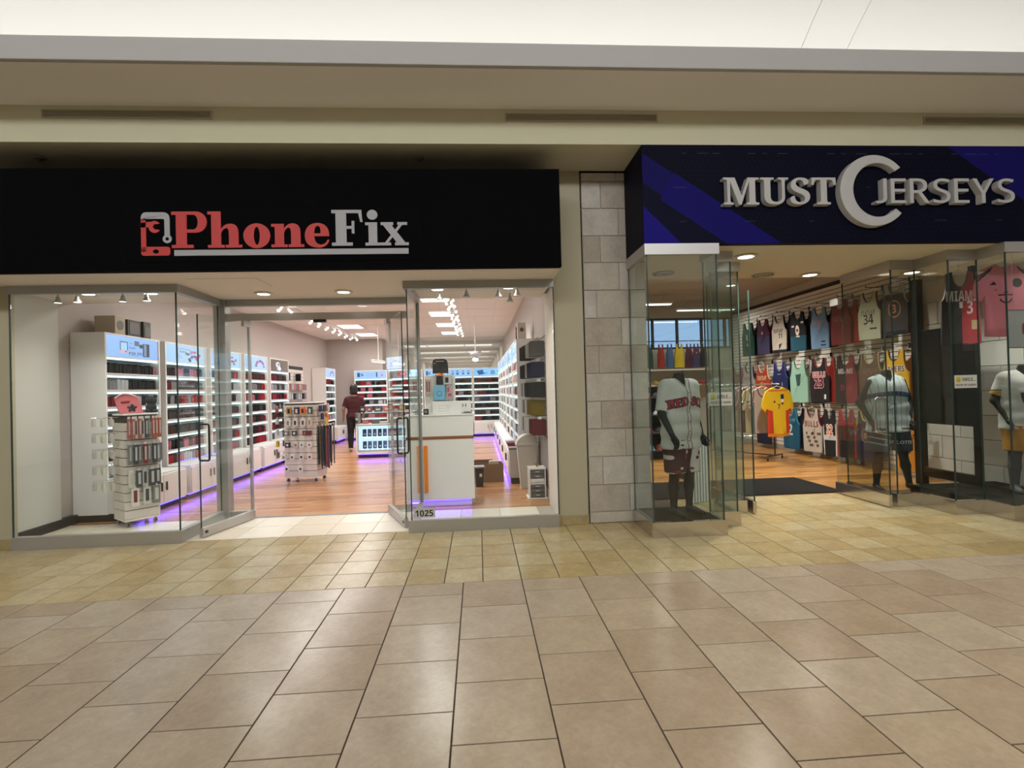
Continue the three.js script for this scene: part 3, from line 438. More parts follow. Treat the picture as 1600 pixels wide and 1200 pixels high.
// ---------------------------------------------------------------- lit header prints: one sheet of 8 cells
const headerPrint = canvasTex(2048, 1024, (c, W, H) => {
  const cw = 512, ch = 512 / 2; // 4 columns, 4 rows
  const cell = (i) => [(i % 4) * cw, Math.floor(i / 4) * ch];
  const bg = (i, a, b) => { const [x, y] = cell(i), g = c.createLinearGradient(x, y, x + cw, y); g.addColorStop(0, a); g.addColorStop(1, b); c.fillStyle = g; c.fillRect(x, y, cw, ch); return [x, y]; };
  const R = (x, y, w, h, col) => { c.fillStyle = col; c.fillRect(x, y, w, h); }, O = (x, y, r, col) => { c.fillStyle = col; c.beginPath(); c.arc(x, y, r, 0, 7); c.fill(); };
  const T = (s, x, y, size, col) => { c.fillStyle = col; c.font = 'bold ' + size + 'px sans-serif'; c.textAlign = 'left'; c.fillText(s, x, y); };
  { const [x, y] = bg(0, '#96c0f4', '#94b8f2'); R(x + 125, y + 62, 75, 125, '#4a5f78'); R(x + 133, y + 74, 59, 98, '#a9d3ff'); O(x + 150, y + 185, 26, '#d9b4c4'); R(x + 190, y + 165, 18, 30, '#d9b4c4'); T('We', x + 215, y + 85, 30, '#8fa0c0'); T('Can', x + 212, y + 140, 34, '#536488'); T('FIX IT!', x + 206, y + 214, 46, '#3c4658'); R(x + 265, y + 40, 48, 60, '#5d6b86'); R(x + 315, y + 75, 40, 46, '#3c4455'); R(x + 350, y + 60, 70, 165, '#3c4350'); R(x + 362, y + 66, 28, 150, '#7e93b4'); R(x + 210, y + 222, 90, 4, '#6a7fa5'); }
  { const [x, y] = bg(1, '#a8cff5', '#b9d8f4'); for (let k = 0; k < 9; k++) R(x + 130 + k * 22, y + 44 + (k % 3) * 4, 13, 16, '#7d9cc4'); for (let k = 0; k < 4; k++) R(x + 170 + k * 22, y + 84, 14, 22, '#6b8cb8'); for (let k = 0; k < 6; k++) R(x + 110 + k * 8, y + 125 + k * 12, 60, 4, '#86a6cb'); [['#4c7a62', 270, 120], ['#a78bd0', 320, 95], ['#d56a86', 365, 85], ['#6d6fb0', 330, 160], ['#3d4a5c', 300, 205], ['#d04a4e', 430, 130], ['#c8607a', 400, 190], ['#51698f', 375, 150]].forEach(([k, a, b]) => { c.save(); c.translate(x + a, y + b); c.rotate(a * 0.03); R(-17, -26, 34, 52, k); c.restore(); }); }
  { const [x, y] = bg(2, '#a9c9f0', '#b6cdf0'); for (let k = 0; k < 40; k++) R(x + 50 + (k * 53) % 180, y + 40 + (k * 29) % 170, 10, 4, '#7fa2d4'); for (let k = 0; k < 12; k++) { const a = PI * (1 - k / 11); c.save(); c.translate(x + 350 + Math.cos(a) * 95, y + 185 - Math.sin(a) * 105); c.rotate(PI / 2 - a); R(-11, -24, 22, 48, ['#7b3a4c', '#5a5fa5', '#b0435a', '#3b3b52', '#c38ad0', '#8a3b8e'][k % 6]); c.restore(); } }
  { const [x, y] = bg(3, '#5d4c42', '#6b5a4e'); O(x + 215, y + 110, 62, '#cfd3dc'); R(x + 190, y + 110, 90, 110, '#c4c9d4'); O(x + 265, y + 190, 42, '#d8dce4'); O(x + 235, y + 100, 26, '#7f8894'); R(x + 270, y + 60, 12, 60, '#8b7a6a'); }
  { const [x, y] = bg(4, '#9fc6f4', '#a8c8f0'); R(x + 35, y + 60, 44, 130, '#2f4d7a'); T('S', x + 85, y + 165, 110, '#1d3a66'); for (let k = 0; k < 4; k++) R(x + 170, y + 75 + k * 32, 180 - (k % 2) * 40, 8, '#7ea6d8'); R(x + 345, y + 50, 22, 150, '#2c5c6a'); R(x + 400, y + 55, 70, 6, '#6b8fc0'); T('8', x + 415, y + 180, 100, '#b47fd0'); }
  { const [x, y] = bg(5, '#7a8798', '#b9c9da'); R(x, y, 512, 256, '#a8a6ac'); O(x + 190, y + 125, 75, '#e04a5a'); O(x + 200, y + 125, 48, '#f2a0a8'); R(x + 300, y + 20, 160, 220, '#bcd0e6'); T('P', x + 320, y + 200, 190, '#3e5a70'); }
  { const [x, y] = bg(6, '#8fc2f2', '#9fcaf4'); [60, 170, 300, 420].forEach((a, k) => { R(x + a, y + 60, 44, 130, ['#5d76b8', '#2c3c74', '#6d4f9a', '#36588f'][k]); R(x + a + 8, y + 75, 28, 60, '#96b6e6'); R(x + a + 60, y + 100, 40, 6, '#6f9ad2'); }); }
  { const [x, y] = bg(7, '#8cc2f2', '#a0d0f4'); c.fillStyle = '#1f5f9c'; c.beginPath(); c.moveTo(x + 50, y + 80); c.lineTo(x + 160, y + 50); c.lineTo(x + 185, y + 190); c.lineTo(x + 90, y + 215); c.fill(); R(x + 170, y + 150, 70, 22, '#2a76b4'); T('8', x + 290, y + 200, 170, '#3f7fae'); T('Y', x + 410, y + 200, 150, '#3c86a0'); }
  // cells 8..11: packaging and counter prints
  { const [x, y] = bg(8, '#bfe3f4', '#d2ecf8'); for (let r = 0; r < 2; r++) for (let k = 0; k < 8; k++) { R(x + 20 + k * 61, y + 20 + r * 120, 40, 84, k ? '#33507e' : '#2d3b4c'); R(x + 26 + k * 61, y + 40 + r * 120, 20, 40, '#9fc2e4'); } }
});
const hdrMat = new THREE.MeshStandardMaterial({ color: 0x101010, roughness: 0.25, emissive: 0xffffff, emissiveMap: headerPrint, emissiveIntensity: L.header });
function cellUV(g, i, cols, rows) { const p = g.attributes.uv; for (let k = 0; k < p.count; k++) p.setXY(k, (i % cols + p.getX(k)) / cols, 1 - (Math.floor(i / cols) + 1 - p.getY(k)) / rows); return g; }
const ledMat = glow(0.66, 0.96, 1.0, L.led), toeMat = glow(0.13, 0.07, 1.0, L.toe);
const caseMat = {}; const caseColors = { black: [0.012, 0.012, 0.014], charcoal: [0.05, 0.045, 0.045], brown: [0.06, 0.03, 0.026], red: [0.30, 0.014, 0.02], crimson: [0.13, 0.01, 0.02], pink: [0.42, 0.13, 0.17], grey: [0.22, 0.22, 0.24], white: [0.46, 0.47, 0.50], navy: [0.03, 0.04, 0.11], salmon: [0.55, 0.24, 0.18] };
for (const k in caseColors) caseMat[k] = new THREE.MeshPhysicalMaterial({ color: lin(...caseColors[k]), roughness: 0.6, specularIntensity: 0.3 });
const ordinal = ['top', 'second', 'third', 'fourth', 'fifth', 'sixth', 'lowest'];
const caseBox = [0.016, 0.02, 0.026].map((w) => new THREE.BoxGeometry(w - 0.002, 0.15, 0.085));
const stuffBoxes = [];                                 // {matrix, color} of the cases too many and too far to be told apart
let individualCases = 0;
const levels = [1.87, 1.655, 1.435, 1.205, 0.975, 0.74, 0.525];
function shelfUnit(label, w, H, pos, turn, o = {}) {
  const { cell = 0, depth = 0.42, cab = 0.77, who = null, shelves = 7, doors = 2, cabinet = true, sidePanel = true, palette, individual = [], fill = true } = o;
  const t = thing('shelf_unit', label, 'shelf', pos, turn, 'lit shelf units of the phone shop'), k = H / 2.4, y0 = 0.52 * k;
  mesh('side_panel', rbx(0, 0.03, sidePanel ? 0.09 : y0, H, 0, depth, 0.003, 1), M.gloss, t); mesh('side_panel', rbx(w - 0.03, w, y0, H, 0, depth, 0.003, 1), M.gloss, t);
  mesh('back_panel', bx(0.03, w - 0.03, y0, H - 0.02, 0.004, 0.02), M.white, t); mesh('top_panel', bx(0.03, w - 0.03, H - 0.02, H, 0.004, depth), M.gloss, t);
  const hb = mesh('header_box', bx(0.03, w - 0.03, 2.085 * k, 2.10 * k, 0.02, depth), M.white, t);
  mesh('header_print', cellUV(new THREE.PlaneGeometry(w - 0.07, 0.285 * k), cell, 4, 4).translate(w / 2, (2.10 + 0.15) * k - 0.01, depth - 0.012), hdrMat, t);
  const strip = (y, parent) => mesh('led_strip', bx(0.035, w - 0.035, y - 0.024, y - 0.001, depth - 0.05, depth - 0.022), ledMat, parent);
  strip(2.085 * k, hb);
  for (let i = 0; i < shelves; i++) {
    const y = levels[i] * k, s = mesh('shelf', bx(0.03, w - 0.03, y - 0.018, y, 0.02, depth - 0.01), M.white, t);
    mesh('price_rail', bx(0.03, w - 0.03, y - 0.012, y + 0.014, depth - 0.01, depth - 0.004), M.rail, s); if (i < shelves - 1) strip(y - 0.018, s);
    if (!fill) continue;
    t.updateMatrixWorld();
    let x = 0.05, run = 0, col = 'black'; const pal = palette ? palette[i % palette.length] : ['black', 'black', 'charcoal', 'brown', 'red', 'grey'];
    while (x < w - 0.075) {
      if (run-- <= 0) { run = 3 + Math.floor(rnd() * 7); col = pick(pal); if (rnd() < 0.07) { x += rr(0.02, 0.07); continue; } }
      const v = Math.floor(rnd() * 3), wd = [0.016, 0.02, 0.026][v] * (individual.includes(i) ? 1.25 : 1), hs = rr(0.8, 1.0), m = new THREE.Matrix4().compose(new THREE.Vector3(x + wd / 2, y + 0.001 + 0.075 * hs, depth - 0.075 - rr(0, 0.01)), new THREE.Quaternion().setFromAxisAngle(new THREE.Vector3(0, 0, 1), rr(-0.02, 0.0)), new THREE.Vector3(individual.includes(i) ? 1.25 : 1, hs, 1));
      m.premultiply(t.matrixWorld);
      if (individual.includes(i) && individualCases < 300) {
        individualCases++; const b = mesh('phone_case', caseBox[v], caseMat[col]); m.decompose(b.position, b.quaternion, b.scale);
        tag(b, `${col} phone case on the ${ordinal[i]} shelf of the ${who}`, 'phone case', `${col} cases on the ${ordinal[i]} shelf of the ${who}`);
      } else stuffBoxes.push([m, v, caseColors[col]]);
      x += wd;
    }
  }
  if (cabinet) {
    mesh('cabinet', rbx(0.004, w - 0.004, 0.10, y0, 0.02, cab - 0.02, 0.004, 1), M.white, t); mesh('plinth', bx(0.02, w - 0.02, 0, 0.10, 0.02, cab - 0.09), M.darkBase, t);
    for (let d = 0; d < doors; d++) { const a = d * w / doors + 0.006, b = (d + 1) * w / doors - 0.006, dr = mesh('door', rbx(a, b, 0.105, y0 - 0.03, cab - 0.02, cab, 0.004, 1), M.gloss, t); const hx = d % 2 ? a + 0.05 : b - 0.05; mesh('handle', rbx(hx - 0.006, hx + 0.006, 0.27, 0.39, cab, cab + 0.022, 0.004, 1), M.darkPlastic, dr); }
    mesh('toe_light', bx(0.0, w, 0.082, 0.099, cab - 0.07, cab - 0.03), toeMat, t);
  }
  return t;
}
const warm = ['black', 'black', 'brown', 'crimson', 'red', 'pink'], cold = ['black', 'black', 'charcoal', 'grey', 'white'];
const pal1 = [['black', 'black', 'brown', 'crimson', 'black', 'red', 'black', 'pink', 'black'], ['black', 'black', 'charcoal', 'grey', 'white', 'brown', 'crimson'], ['red', 'black', 'crimson', 'black', 'white', 'white'], ['black', 'brown'], ['black', 'red', 'brown'], ['black', 'white', 'red', 'pink'], ['black', 'grey', 'pink']];
const pal2 = [['black', 'charcoal', 'charcoal', 'salmon', 'pink', 'grey', 'black', 'black'], ['charcoal', 'brown', 'charcoal', 'grey', 'crimson'], ['black', 'grey', 'charcoal', 'red'], ['black', 'brown', 'charcoal'], ['black', 'brown', 'black'], ['black', 'crimson', 'black', 'red', 'pink'], ['brown', 'white', 'grey', 'pink', 'red', 'navy']];
const PL = PI / 2, XL = -5.11;
shelfUnit('tall white shelf unit headed FIX IT in the tower stand window', 1.13, 2.4, [XL, 0, -6.84], PL, { cell: 0, who: 'unit headed FIX IT', individual: [0, 1, 2], palette: pal1 });
shelfUnit('tall white shelf unit beside the FIX IT unit', 1.18, 2.4, [XL, 0, -8.10], PL, { cell: 1, who: 'unit beside the FIX IT unit', individual: [0, 1, 2, 3, 4, 5, 6], palette: pal2 });
shelfUnit('tall white shelf unit half hidden by the aluminium door post', 1.18, 2.4, [XL, 0, -9.42], PL, { cell: 1, palette: pal1 });
shelfUnit('tall white shelf unit with an arc of phones on its header', 1.14, 2.4, [XL, 0, -10.75], PL, { cell: 2, palette: [['red', 'crimson', 'brown', 'black'], ['grey', 'white', 'red', 'charcoal'], ['black', 'crimson', 'pink', 'red'], ['black', 'black', 'charcoal'], ['black', 'brown', 'crimson'], ['black', 'crimson', 'grey'], ['red', 'crimson', 'black']] });
shelfUnit('tall white shelf unit with a brown header picture', 1.14, 2.4, [XL, 0, -12.04], PL, { cell: 3, palette: [['brown', 'brown', 'black', 'crimson'], ['black', 'grey', 'white', 'charcoal'], ['red', 'crimson', 'black'], ['black', 'grey'], ['black', 'brown']] });
shelfUnit('narrow white shelf unit standing alone beyond the slat panel', 1.1, 2.36, [XL, 0, -16.3], PL, { cell: 2, palette: [['brown', 'red', 'black'], ['black', 'grey', 'white'], ['black', 'grey', 'white']] });
[[-4.12, 1.09, 4, 'white back wall shelf unit beyond the walking person'], [-2.98, 1.13, 5, 'white back wall shelf unit with a pink emblem on its header'], [-1.82, 0.8, 4, 'white back wall shelf unit beside the black handled case'], [-1.0, 0.82, 6, 'white back wall shelf unit with four phones on its header'], [-0.17, 1.05, 7, 'white back wall shelf unit with a blue box on its header']].forEach(([x, w, cell, l], i) => shelfUnit(l, w, 2.3, [x, 0, -17.95], 0, { cell, palette: i < 2 ? [warm, warm, warm, cold] : [['brown', 'black', 'charcoal', 'crimson'], ['black', 'black', 'charcoal'], ['black', 'navy', 'grey', 'crimson'], ['charcoal', 'navy', 'black', 'grey'], ['black', 'charcoal', 'brown'], ['black', 'grey', 'charcoal'], ['black', 'charcoal', 'red']], doors: 2 }));
for (let k = 0; k < 6; k++) shelfUnit('white side wall shelf unit, ' + ['first', 'second', 'third', 'fourth', 'fifth', 'sixth'][k] + ' behind the swing bin', 1.3, 2.38, [0.955, 0, -8.62 - (k + 1) * 1.32 + 0.01], -PI / 2, { cell: [6, 7, 6, 7, 6, 7][k], depth: 0.30, cab: 0.48, palette: [['red', 'salmon', 'white', 'crimson', 'black'], ['white', 'salmon', 'grey'], ['white', 'grey', 'crimson', 'white'], ['white', 'grey', 'navy'], ['white', 'grey', 'black'], ['white', 'black', 'grey']], sidePanel: true });
{ // the cases too far and too many to tell apart
  const im = new THREE.InstancedMesh(new THREE.BoxGeometry(1, 0.15, 0.085), new THREE.MeshPhysicalMaterial({ color: 0xffffff, roughness: 0.6, specularIntensity: 0.3 }), stuffBoxes.length); const s = new THREE.Matrix4();
  stuffBoxes.forEach(([m, v, c], i) => { im.setMatrixAt(i, m.clone().multiply(s.makeScale([0.014, 0.018, 0.024][v], 1, 1))); im.setColorAt(i, lin(...c)); });
  im.name = 'phone_cases'; scene.add(finish(im)); tag(im, 'rows of thin boxed phone cases filling the farther lit shelves', 'phone cases'); im.userData.kind = 'stuff';
}
// light of the shelf headers and of the violet toe strips
areaLight(-4.66, 2.25, -9.4, 0, 1.6, -9.4, 5.2, 0.28, lin(0.62, 0.80, 1), 1.0); areaLight(-1.7, 2.15, -17.5, -1.7, 1.6, 0, 5.0, 0.27, lin(0.62, 0.80, 1), 1.0);
areaLight(-4.37, 0.085, -10.0, -3.6, -0.5, -10.0, 6.2, 0.03, lin(0.14, 0.08, 1), 16); areaLight(-1.7, 0.085, -17.17, -1.7, -0.6, -16.2, 5, 0.03, lin(0.14, 0.08, 1), 16); areaLight(0.46, 0.085, -12.5, -0.3, -0.5, -12.5, 7.6, 0.03, lin(0.14, 0.08, 1), 16);
// ---------------------------------------------------------------- slat panels and what hangs on them
function slatPanel(name, label, w, y0, y1, pos, turn, pitch, m, cat = 'slat panel', gapY = 0.009) {
  const t = thing(name, label, cat, pos, turn); mesh('backing', bx(0, w, y0, y1, 0.002, 0.012), M.slatGap, t);
  const g = new THREE.BoxGeometry(w, pitch - gapY, 0.012); for (let y = y0; y + pitch <= y1 + 1e-6; y += pitch) { const s = mesh('slat', g, m, t); s.position.set(w / 2, y + pitch / 2, 0.016); } return t;
}
const pack = (w, h, d) => new THREE.BoxGeometry(w, h, d);
slatPanel('slat_panel', 'white slat panel between the brown headed unit and the far shelf unit', 2.2, 0.55, 2.34, [XL, 0, -13.25], PL, 0.1, M.slatWhite);
{
  const cb = thing('base_cabinet', 'low white cabinet under the white slat panel', 'cabinet', [XL, 0, -13.2], PL); mesh('body', rbx(0, 2.3, 0.1, 0.5, 0.02, 0.75, 0.004), M.white, cb); for (let k = 0; k < 3; k++) { const d = mesh('door', rbx(k * 0.766 + 0.006, k * 0.766 + 0.76, 0.105, 0.49, 0.75, 0.77, 0.004), M.gloss, cb); mesh('handle', rbx(k * 0.766 + 0.66, k * 0.766 + 0.672, 0.25, 0.37, 0.77, 0.79, 0.003), M.darkPlastic, d); } mesh('toe_light', bx(0, 2.3, 0.082, 0.099, 0.7, 0.74), toeMat, cb);
  const rows = [[2.02, 5, ['black', 'navy', 'grey']], [1.75, 14, ['pink', 'white', 'salmon', 'grey']], [1.50, 12, ['white', 'black', 'grey', 'white']], [1.25, 14, ['salmon', 'white', 'pink']]];
  rows.forEach(([y, n, pal], r) => { for (let k = 0; k < n; k++) { if (r === 0 && ![1, 3].includes(k)) continue; const c = pal[k % pal.length], z = -13.35 - (k + 0.4) * 2.05 / n, b = mesh('hanging_pack', pack(0.12, r ? 0.16 : 0.2, 0.09), caseMat[c]); b.position.set(XL + 0.12, y, z); mesh('hook', rod([-0.1, r ? 0.085 : 0.105, 0], [0.06, r ? 0.085 : 0.105, 0], 0.005, 6), M.chrome, b);
    tag(b, `${c} accessory pack in the ${['top', 'second', 'third', 'fourth'][r]} row of the white slat panel`, 'accessory pack', `${c} packs in the ${['top', 'second', 'third', 'fourth'][r]} row of the slat panel`); } });
}
// tablet boxes on the wall beside the 1025 window
slatPanel('slat_panel', 'grey slat panel behind the tablet boxes beside the 1025 window', 1.72, 0.86, 2.28, [0.955, 0, -8.60], -PI / 2, 0.1, mat([0.36, 0.34, 0.33], 0.6));
{
  const wp = mesh('wall_panel', uvm(rbx(0.935, 0.958, 0.14, 0.85, -8.58, -6.84, 0.003)), mat([0.30, 0.28, 0.27], 0.6)); struct(wp, 'grey lower wall panel beside the swing bin');
  const rows = [[1.99, [['black', 1], ['charcoal', 1], ['black', 1], ['charcoal', 1], ['white', 2], ['grey', 2]]], [1.70, [['navy', 1], ['black', 2], ['white', 1], ['navy', 3]]], [1.42, [['white', 1], ['grey', 1], ['white', 1], ['charcoal', 1], ['black', 2], ['black', 3]]], [1.165, [['white', 1], ['grey', 1], ['white', 1], ['yellow', 3]]], [0.895, [['white', 1], ['grey', 1], ['white', 1], ['white', 1], ['white', 1], ['red', 3]]]];
  const tabletMat = { black: mat([0.006, 0.006, 0.007], 0.65), charcoal: mat([0.018, 0.018, 0.02], 0.65), navy: mat([0.007, 0.01, 0.05], 0.65), yellow: mat([0.15, 0.10, 0.005], 0.65), red: mat([0.10, 0.005, 0.006], 0.65), grey: mat([0.16, 0.16, 0.17], 0.65), white: mat([0.55, 0.54, 0.52], 0.65) };
  rows.forEach(([y, list], r) => {
    let z = -8.25; list.forEach(([c, n]) => { for (let k = 0; k < n; k++) {
      const zz = z; z += 1.35 / list.reduce((a, q) => a + q[1], 0); if (z > -6.85) continue;
      const t = thing('tablet_box', `${c} tablet box in the ${['top', 'second', 'third', 'fourth', 'lowest'][r]} row beside the 1025 window`, 'tablet box', [0.93 - Math.max(0, -7.15 - zz) * 0.05, y, zz], -0.22, `${c} boxes in the ${['top', 'second', 'third', 'fourth', 'lowest'][r]} row beside the 1025 window`);
      mesh('box', rbx(-0.20, -0.01, -0.005, 0.205, -0.02, 0.02, 0.003, 1), tabletMat[c], t); mesh('hook', rod([-0.1, 0.245, 0], [0.075, 0.245, 0.0], 0.004, 6), M.chrome, t); mesh('hang_tab', bx(-0.12, -0.07, 0.215, 0.25, -0.001, 0.001), M.whitePlastic, t);
    } });
  });
}
// ---------------------------------------------------------------- boxes standing on the units
const boxOn = (label, w, h, d, pos, turn, m, win) => { const t = thing('speaker_box', label, 'box', pos, turn); mesh('carton', rbx(-w / 2, w / 2, 0, h, -d / 2, d / 2, 0.004, 1), m, t); if (win) mesh('picture', win, mat([0.10, 0.09, 0.085], 0.35), t); return t; };
boxOn('beige carton with round pictures on top of the FIX IT unit', 0.20, 0.25, 0.26, [-4.88, 2.4, -7.22], PL, mat([0.42, 0.36, 0.27], 0.6), [cyl(0.06, 0.06, 0.006, 0, 0.15, 0, 20).rotateX(0), cyl(0.065, 0.065, 0.004, 0, 0, 0, 20).rotateX(PI / 2).translate(0, 0.13, 0.132)]);
boxOn('dark brown carton on top of the FIX IT unit', 0.27, 0.235, 0.2, [-4.86, 2.4, -7.52], PL, mat([0.045, 0.035, 0.035], 0.5), bx(-0.1, 0.1, 0.04, 0.2, 0.1, 0.104));
boxOn('dark green carton on top of the FIX IT unit', 0.16, 0.25, 0.18, [-4.86, 2.4, -7.82], PL, mat([0.05, 0.055, 0.05], 0.5), bx(-0.06, 0.06, 0.04, 0.18, 0.09, 0.094));
boxOn('white carton with a camera picture above the grey slat panel', 0.14, 0.28, 0.13, [0.76, 2.38, -8.75], 0, mat([0.55, 0.50, 0.44], 0.5), cyl(0.035, 0.035, 0.004, 0, 0, 0, 16).rotateX(PI / 2).translate(0, 0.16, 0.067));
boxOn('dark red carton above the grey slat panel', 0.12, 0.24, 0.14, [0.74, 2.38, -9.05], 0, mat([0.22, 0.04, 0.035], 0.5), bx(-0.04, 0.04, 0.05, 0.18, 0.07, 0.074));
// ---------------------------------------------------------------- tower stands
function tower(label, w, d, H, pos, turn, pitch) {
  const t = thing('tower_stand', label, 'display stand', pos, turn);            // local: near face +z
  mesh('core', bx(-w / 2 + 0.014, w / 2 - 0.014, 0.09, H - 0.012, -d / 2 + 0.014, d / 2 - 0.014), M.slatGap, t); mesh('top', rbx(-w / 2, w / 2, H - 0.02, H, -d / 2, d / 2, 0.004), M.white, t); mesh('base', rbx(-w / 2, w / 2, 0.075, 0.10, -d / 2, d / 2, 0.004), M.white, t);
  const gw = bx(-w / 2, w / 2, 0.0045, pitch - 0.0045, d / 2 - 0.012, d / 2), gd = bx(w / 2 - 0.012, w / 2, 0.0045, pitch - 0.0045, -d / 2 + 0.013, d / 2 - 0.013);
  for (let y = 0.1; y + pitch <= H - 0.015; y += pitch) for (const [g, a] of [[gw, 0], [gw, PI], [gd, 0], [gd, PI]]) { const s = mesh('slat', g, M.slatWhite, t); s.position.y = y; s.rotation.y = a; }
  for (const sx of [-1, 1]) for (const sz of [-1, 1]) { const c = mesh('caster', [new THREE.TorusGeometry(0.022, 0.011, 8, 16).rotateY(0.6).translate(sx * (w / 2 - 0.04), 0.034, sz * (d / 2 - 0.04)), cyl(0.012, 0.012, 0.03, sx * (w / 2 - 0.04), 0.065, sz * (d / 2 - 0.04), 8)], M.greyPlastic, t); mesh('wheel', cyl(0.02, 0.02, 0.014, 0, 0, 0, 12).rotateX(PI / 2).rotateY(0.6).translate(sx * (w / 2 - 0.04), 0.034, sz * (d / 2 - 0.04)), M.rubber, c); }
  return t;
}
function hang(stand, label, group, name, m, w, h, d, face, u, y, out, extra, bare) {   // a pack on a hook: face 0 = near face, 1 = +x side, 3 = -x side of the stand
  const W = stand.userData.dims, t = thing(name, label, 'accessory pack', [0, 0, 0], 0, group);
  const a = [0, PI / 2, PI, -PI / 2][face], off = (face % 2 ? W[0] : W[1]) / 2 + out;
  const p = new THREE.Vector3(u, y, off).applyAxisAngle(new THREE.Vector3(0, 1, 0), a).applyAxisAngle(new THREE.Vector3(0, 1, 0), stand.rotation.y).add(stand.position);
  t.position.copy(p); t.rotation.y = stand.rotation.y + a + rr(-0.05, 0.05);
  mesh('pack', bx(-w / 2, w / 2, -h, 0, -d / 2, d / 2), m, t); mesh('hang_tab', bx(-0.014, 0.014, 0, 0.028, -0.001, 0.001), M.whitePlastic, t); if (!bare) mesh('hook', rod([0, 0.022, -out + 0.004], [0, 0.022, bare === 0 ? 0.19 : 0.012], 0.003, 6), M.chrome, t);
  if (extra) extra(t, w, h, d); return t;
}
const label2 = (m, x0, x1, y0, y1) => (t, w, h, d) => mesh('label_patch', bx(x0 * w, x1 * w, -h * y1, -h * y0, d / 2, d / 2 + 0.002), m, t);
const mt = { rose: mat([0.42, 0.12, 0.10], 0.5), rust: mat([0.42, 0.10, 0.07], 0.45), grey: mat([0.20, 0.20, 0.20], 0.45), pale: mat([0.55, 0.53, 0.49], 0.5), cream: mat([0.66, 0.63, 0.54], 0.5), wine: mat([0.18, 0.03, 0.03], 0.5), black: M.darkPlastic, white: M.whitePlastic, slate: mat([0.055, 0.06, 0.075], 0.5), yellow: mat([0.62, 0.52, 0.02], 0.5), orange: mat([0.85, 0.20, 0.03], 0.5), coral: mat([0.80, 0.15, 0.13], 0.5), navy: mat([0.02, 0.03, 0.08], 0.5), teal: mat([0.03, 0.18, 0.19], 0.5), green: mat([0.03, 0.07, 0.05], 0.5), gold: mat([0.40, 0.24, 0.05], 0.5), clear: mat([0.50, 0.50, 0.50], 0.3) };
{
  const s1 = tower('white slat tower stand on casters in the display window', 0.37, 0.36, 1.36, [-4.235, 0.004, -6.68], 0.88, 0.105); s1.userData.dims = [0.37, 0.36]; const D = s1.userData.dims;
  const nm = 'accessory_pack', where = 'of the window tower stand';
  // rows on the near face, top to bottom
  [['rose', 'rose', 'white', 'rose', 'white', 'slate', 'grey', 'rust', 'rust', 'rust'], ['grey', 'slate', 'grey', 'wine', 'grey', 'slate', 'grey'], ['cream', 'slate', 'pale', 'slate', 'slate']].forEach((row, r) => row.forEach((c, i) => hang(s1, `${c} slim cable pack in the ${['top', 'second', 'third'][r]} row ${where}`, `${c} packs, ${['top', 'second', 'third'][r]} row of the window tower stand`, nm, mt[c], Math.min(0.06, 0.31 / row.length), r === 2 ? 0.2 : 0.235, 0.026, 0, -0.16 + (i + 0.5) * 0.34 / row.length, 1.30 - r * 0.31, r === 0 && i > 6 ? 0.09 : 0.05 + (i % 2) * 0.03, label2(c === 'white' || c === 'pale' ? mt.slate : mt.clear, -0.22, 0.22, 0.12, 0.8))));
  [['white', 'wine', -0.1], ['pale', 'slate', 0.02], ['grey', 'pale', 0.12]].forEach(([c, k, u]) => hang(s1, `${c} pack with a ${k} window in the lowest row ${where}`, null, nm, mt[c], 0.075, 0.21, 0.03, 0, u, 0.47, 0.07, label2(mt[k], -0.24, 0.24, 0.1, 0.78)));
  for (let r = 0; r < 5; r++) for (let k = 0; k < 5; k++) hang(s1, `cream charger pack in the ${['top', 'second', 'third', 'fourth', 'lowest'][r]} side row of the window tower stand`, `cream packs, ${['top', 'second', 'third', 'fourth', 'lowest'][r]} side row of the window tower stand`, nm, k % 3 === 1 ? mt.pale : mt.cream, 0.05, 0.085, 0.03, 3, -0.13 + (k % 2) * 0.18, 1.30 - r * 0.19, 0.03 + k * 0.042, null, k < 2 ? 0 : 1);
  for (const [c, u, y] of [['rust', 0.0, 1.28], ['grey', -0.06, 0.98], ['clear', 0.07, 0.98], ['slate', 0.02, 0.7]]) hang(s1, `${c} pack on the shelf facing side ${where}, ${y > 1.2 ? 'high up' : y > 0.8 ? 'half way up' : 'low down'}`, null, nm, mt[c], 0.07, 0.22, 0.03, 1, u, y, 0.05);
  // plush shell bag and black toy standing on it
  const bag = thing('shell_bag', 'pink fan shaped bag with a black flower standing on the window tower stand', 'bag', [-4.26, 1.364, -6.60], 0.62);
  const fan = new THREE.Shape(); fan.moveTo(-0.085, 0); fan.lineTo(0.13, 0); fan.quadraticCurveTo(0.11, 0.1, 0.075, 0.19); fan.quadraticCurveTo(-0.03, 0.26, -0.13, 0.18); fan.quadraticCurveTo(-0.11, 0.08, -0.085, 0);
  mesh('body', extrude(fan, 0.05, 0.012, 10).translate(0, 0.012, -0.03), mat([0.62, 0.17, 0.19], 0.7), bag); mesh('rim', tube([[-0.135, 0.19, 0.036], [-0.07, 0.237, 0.036], [0.0, 0.235, 0.036], [0.07, 0.205, 0.036]], 0.008, 20), mat([0.75, 0.42, 0.43], 0.7), bag);
  mesh('flower', [...Array(5)].map((_, k) => new THREE.SphereGeometry(0.016, 8, 6).scale(1, 1.8, 0.4).translate(0, 0.024, 0).rotateZ(k * 1.257).translate(0.03, 0.065, 0.035)), M.darkPlastic, bag); mesh('bow', [new THREE.SphereGeometry(0.02, 8, 6).scale(1.4, 0.8, 0.4).translate(-0.055, 0.14, 0.033), new THREE.SphereGeometry(0.02, 8, 6).scale(1.4, 0.8, 0.4).translate(-0.015, 0.145, 0.033)], mat([0.30, 0.03, 0.05], 0.7), bag);
  const toy = thing('plush_toy', 'small black plush toy sitting beside the pink bag', 'toy', [-4.12, 1.364, -6.80], 0.6);
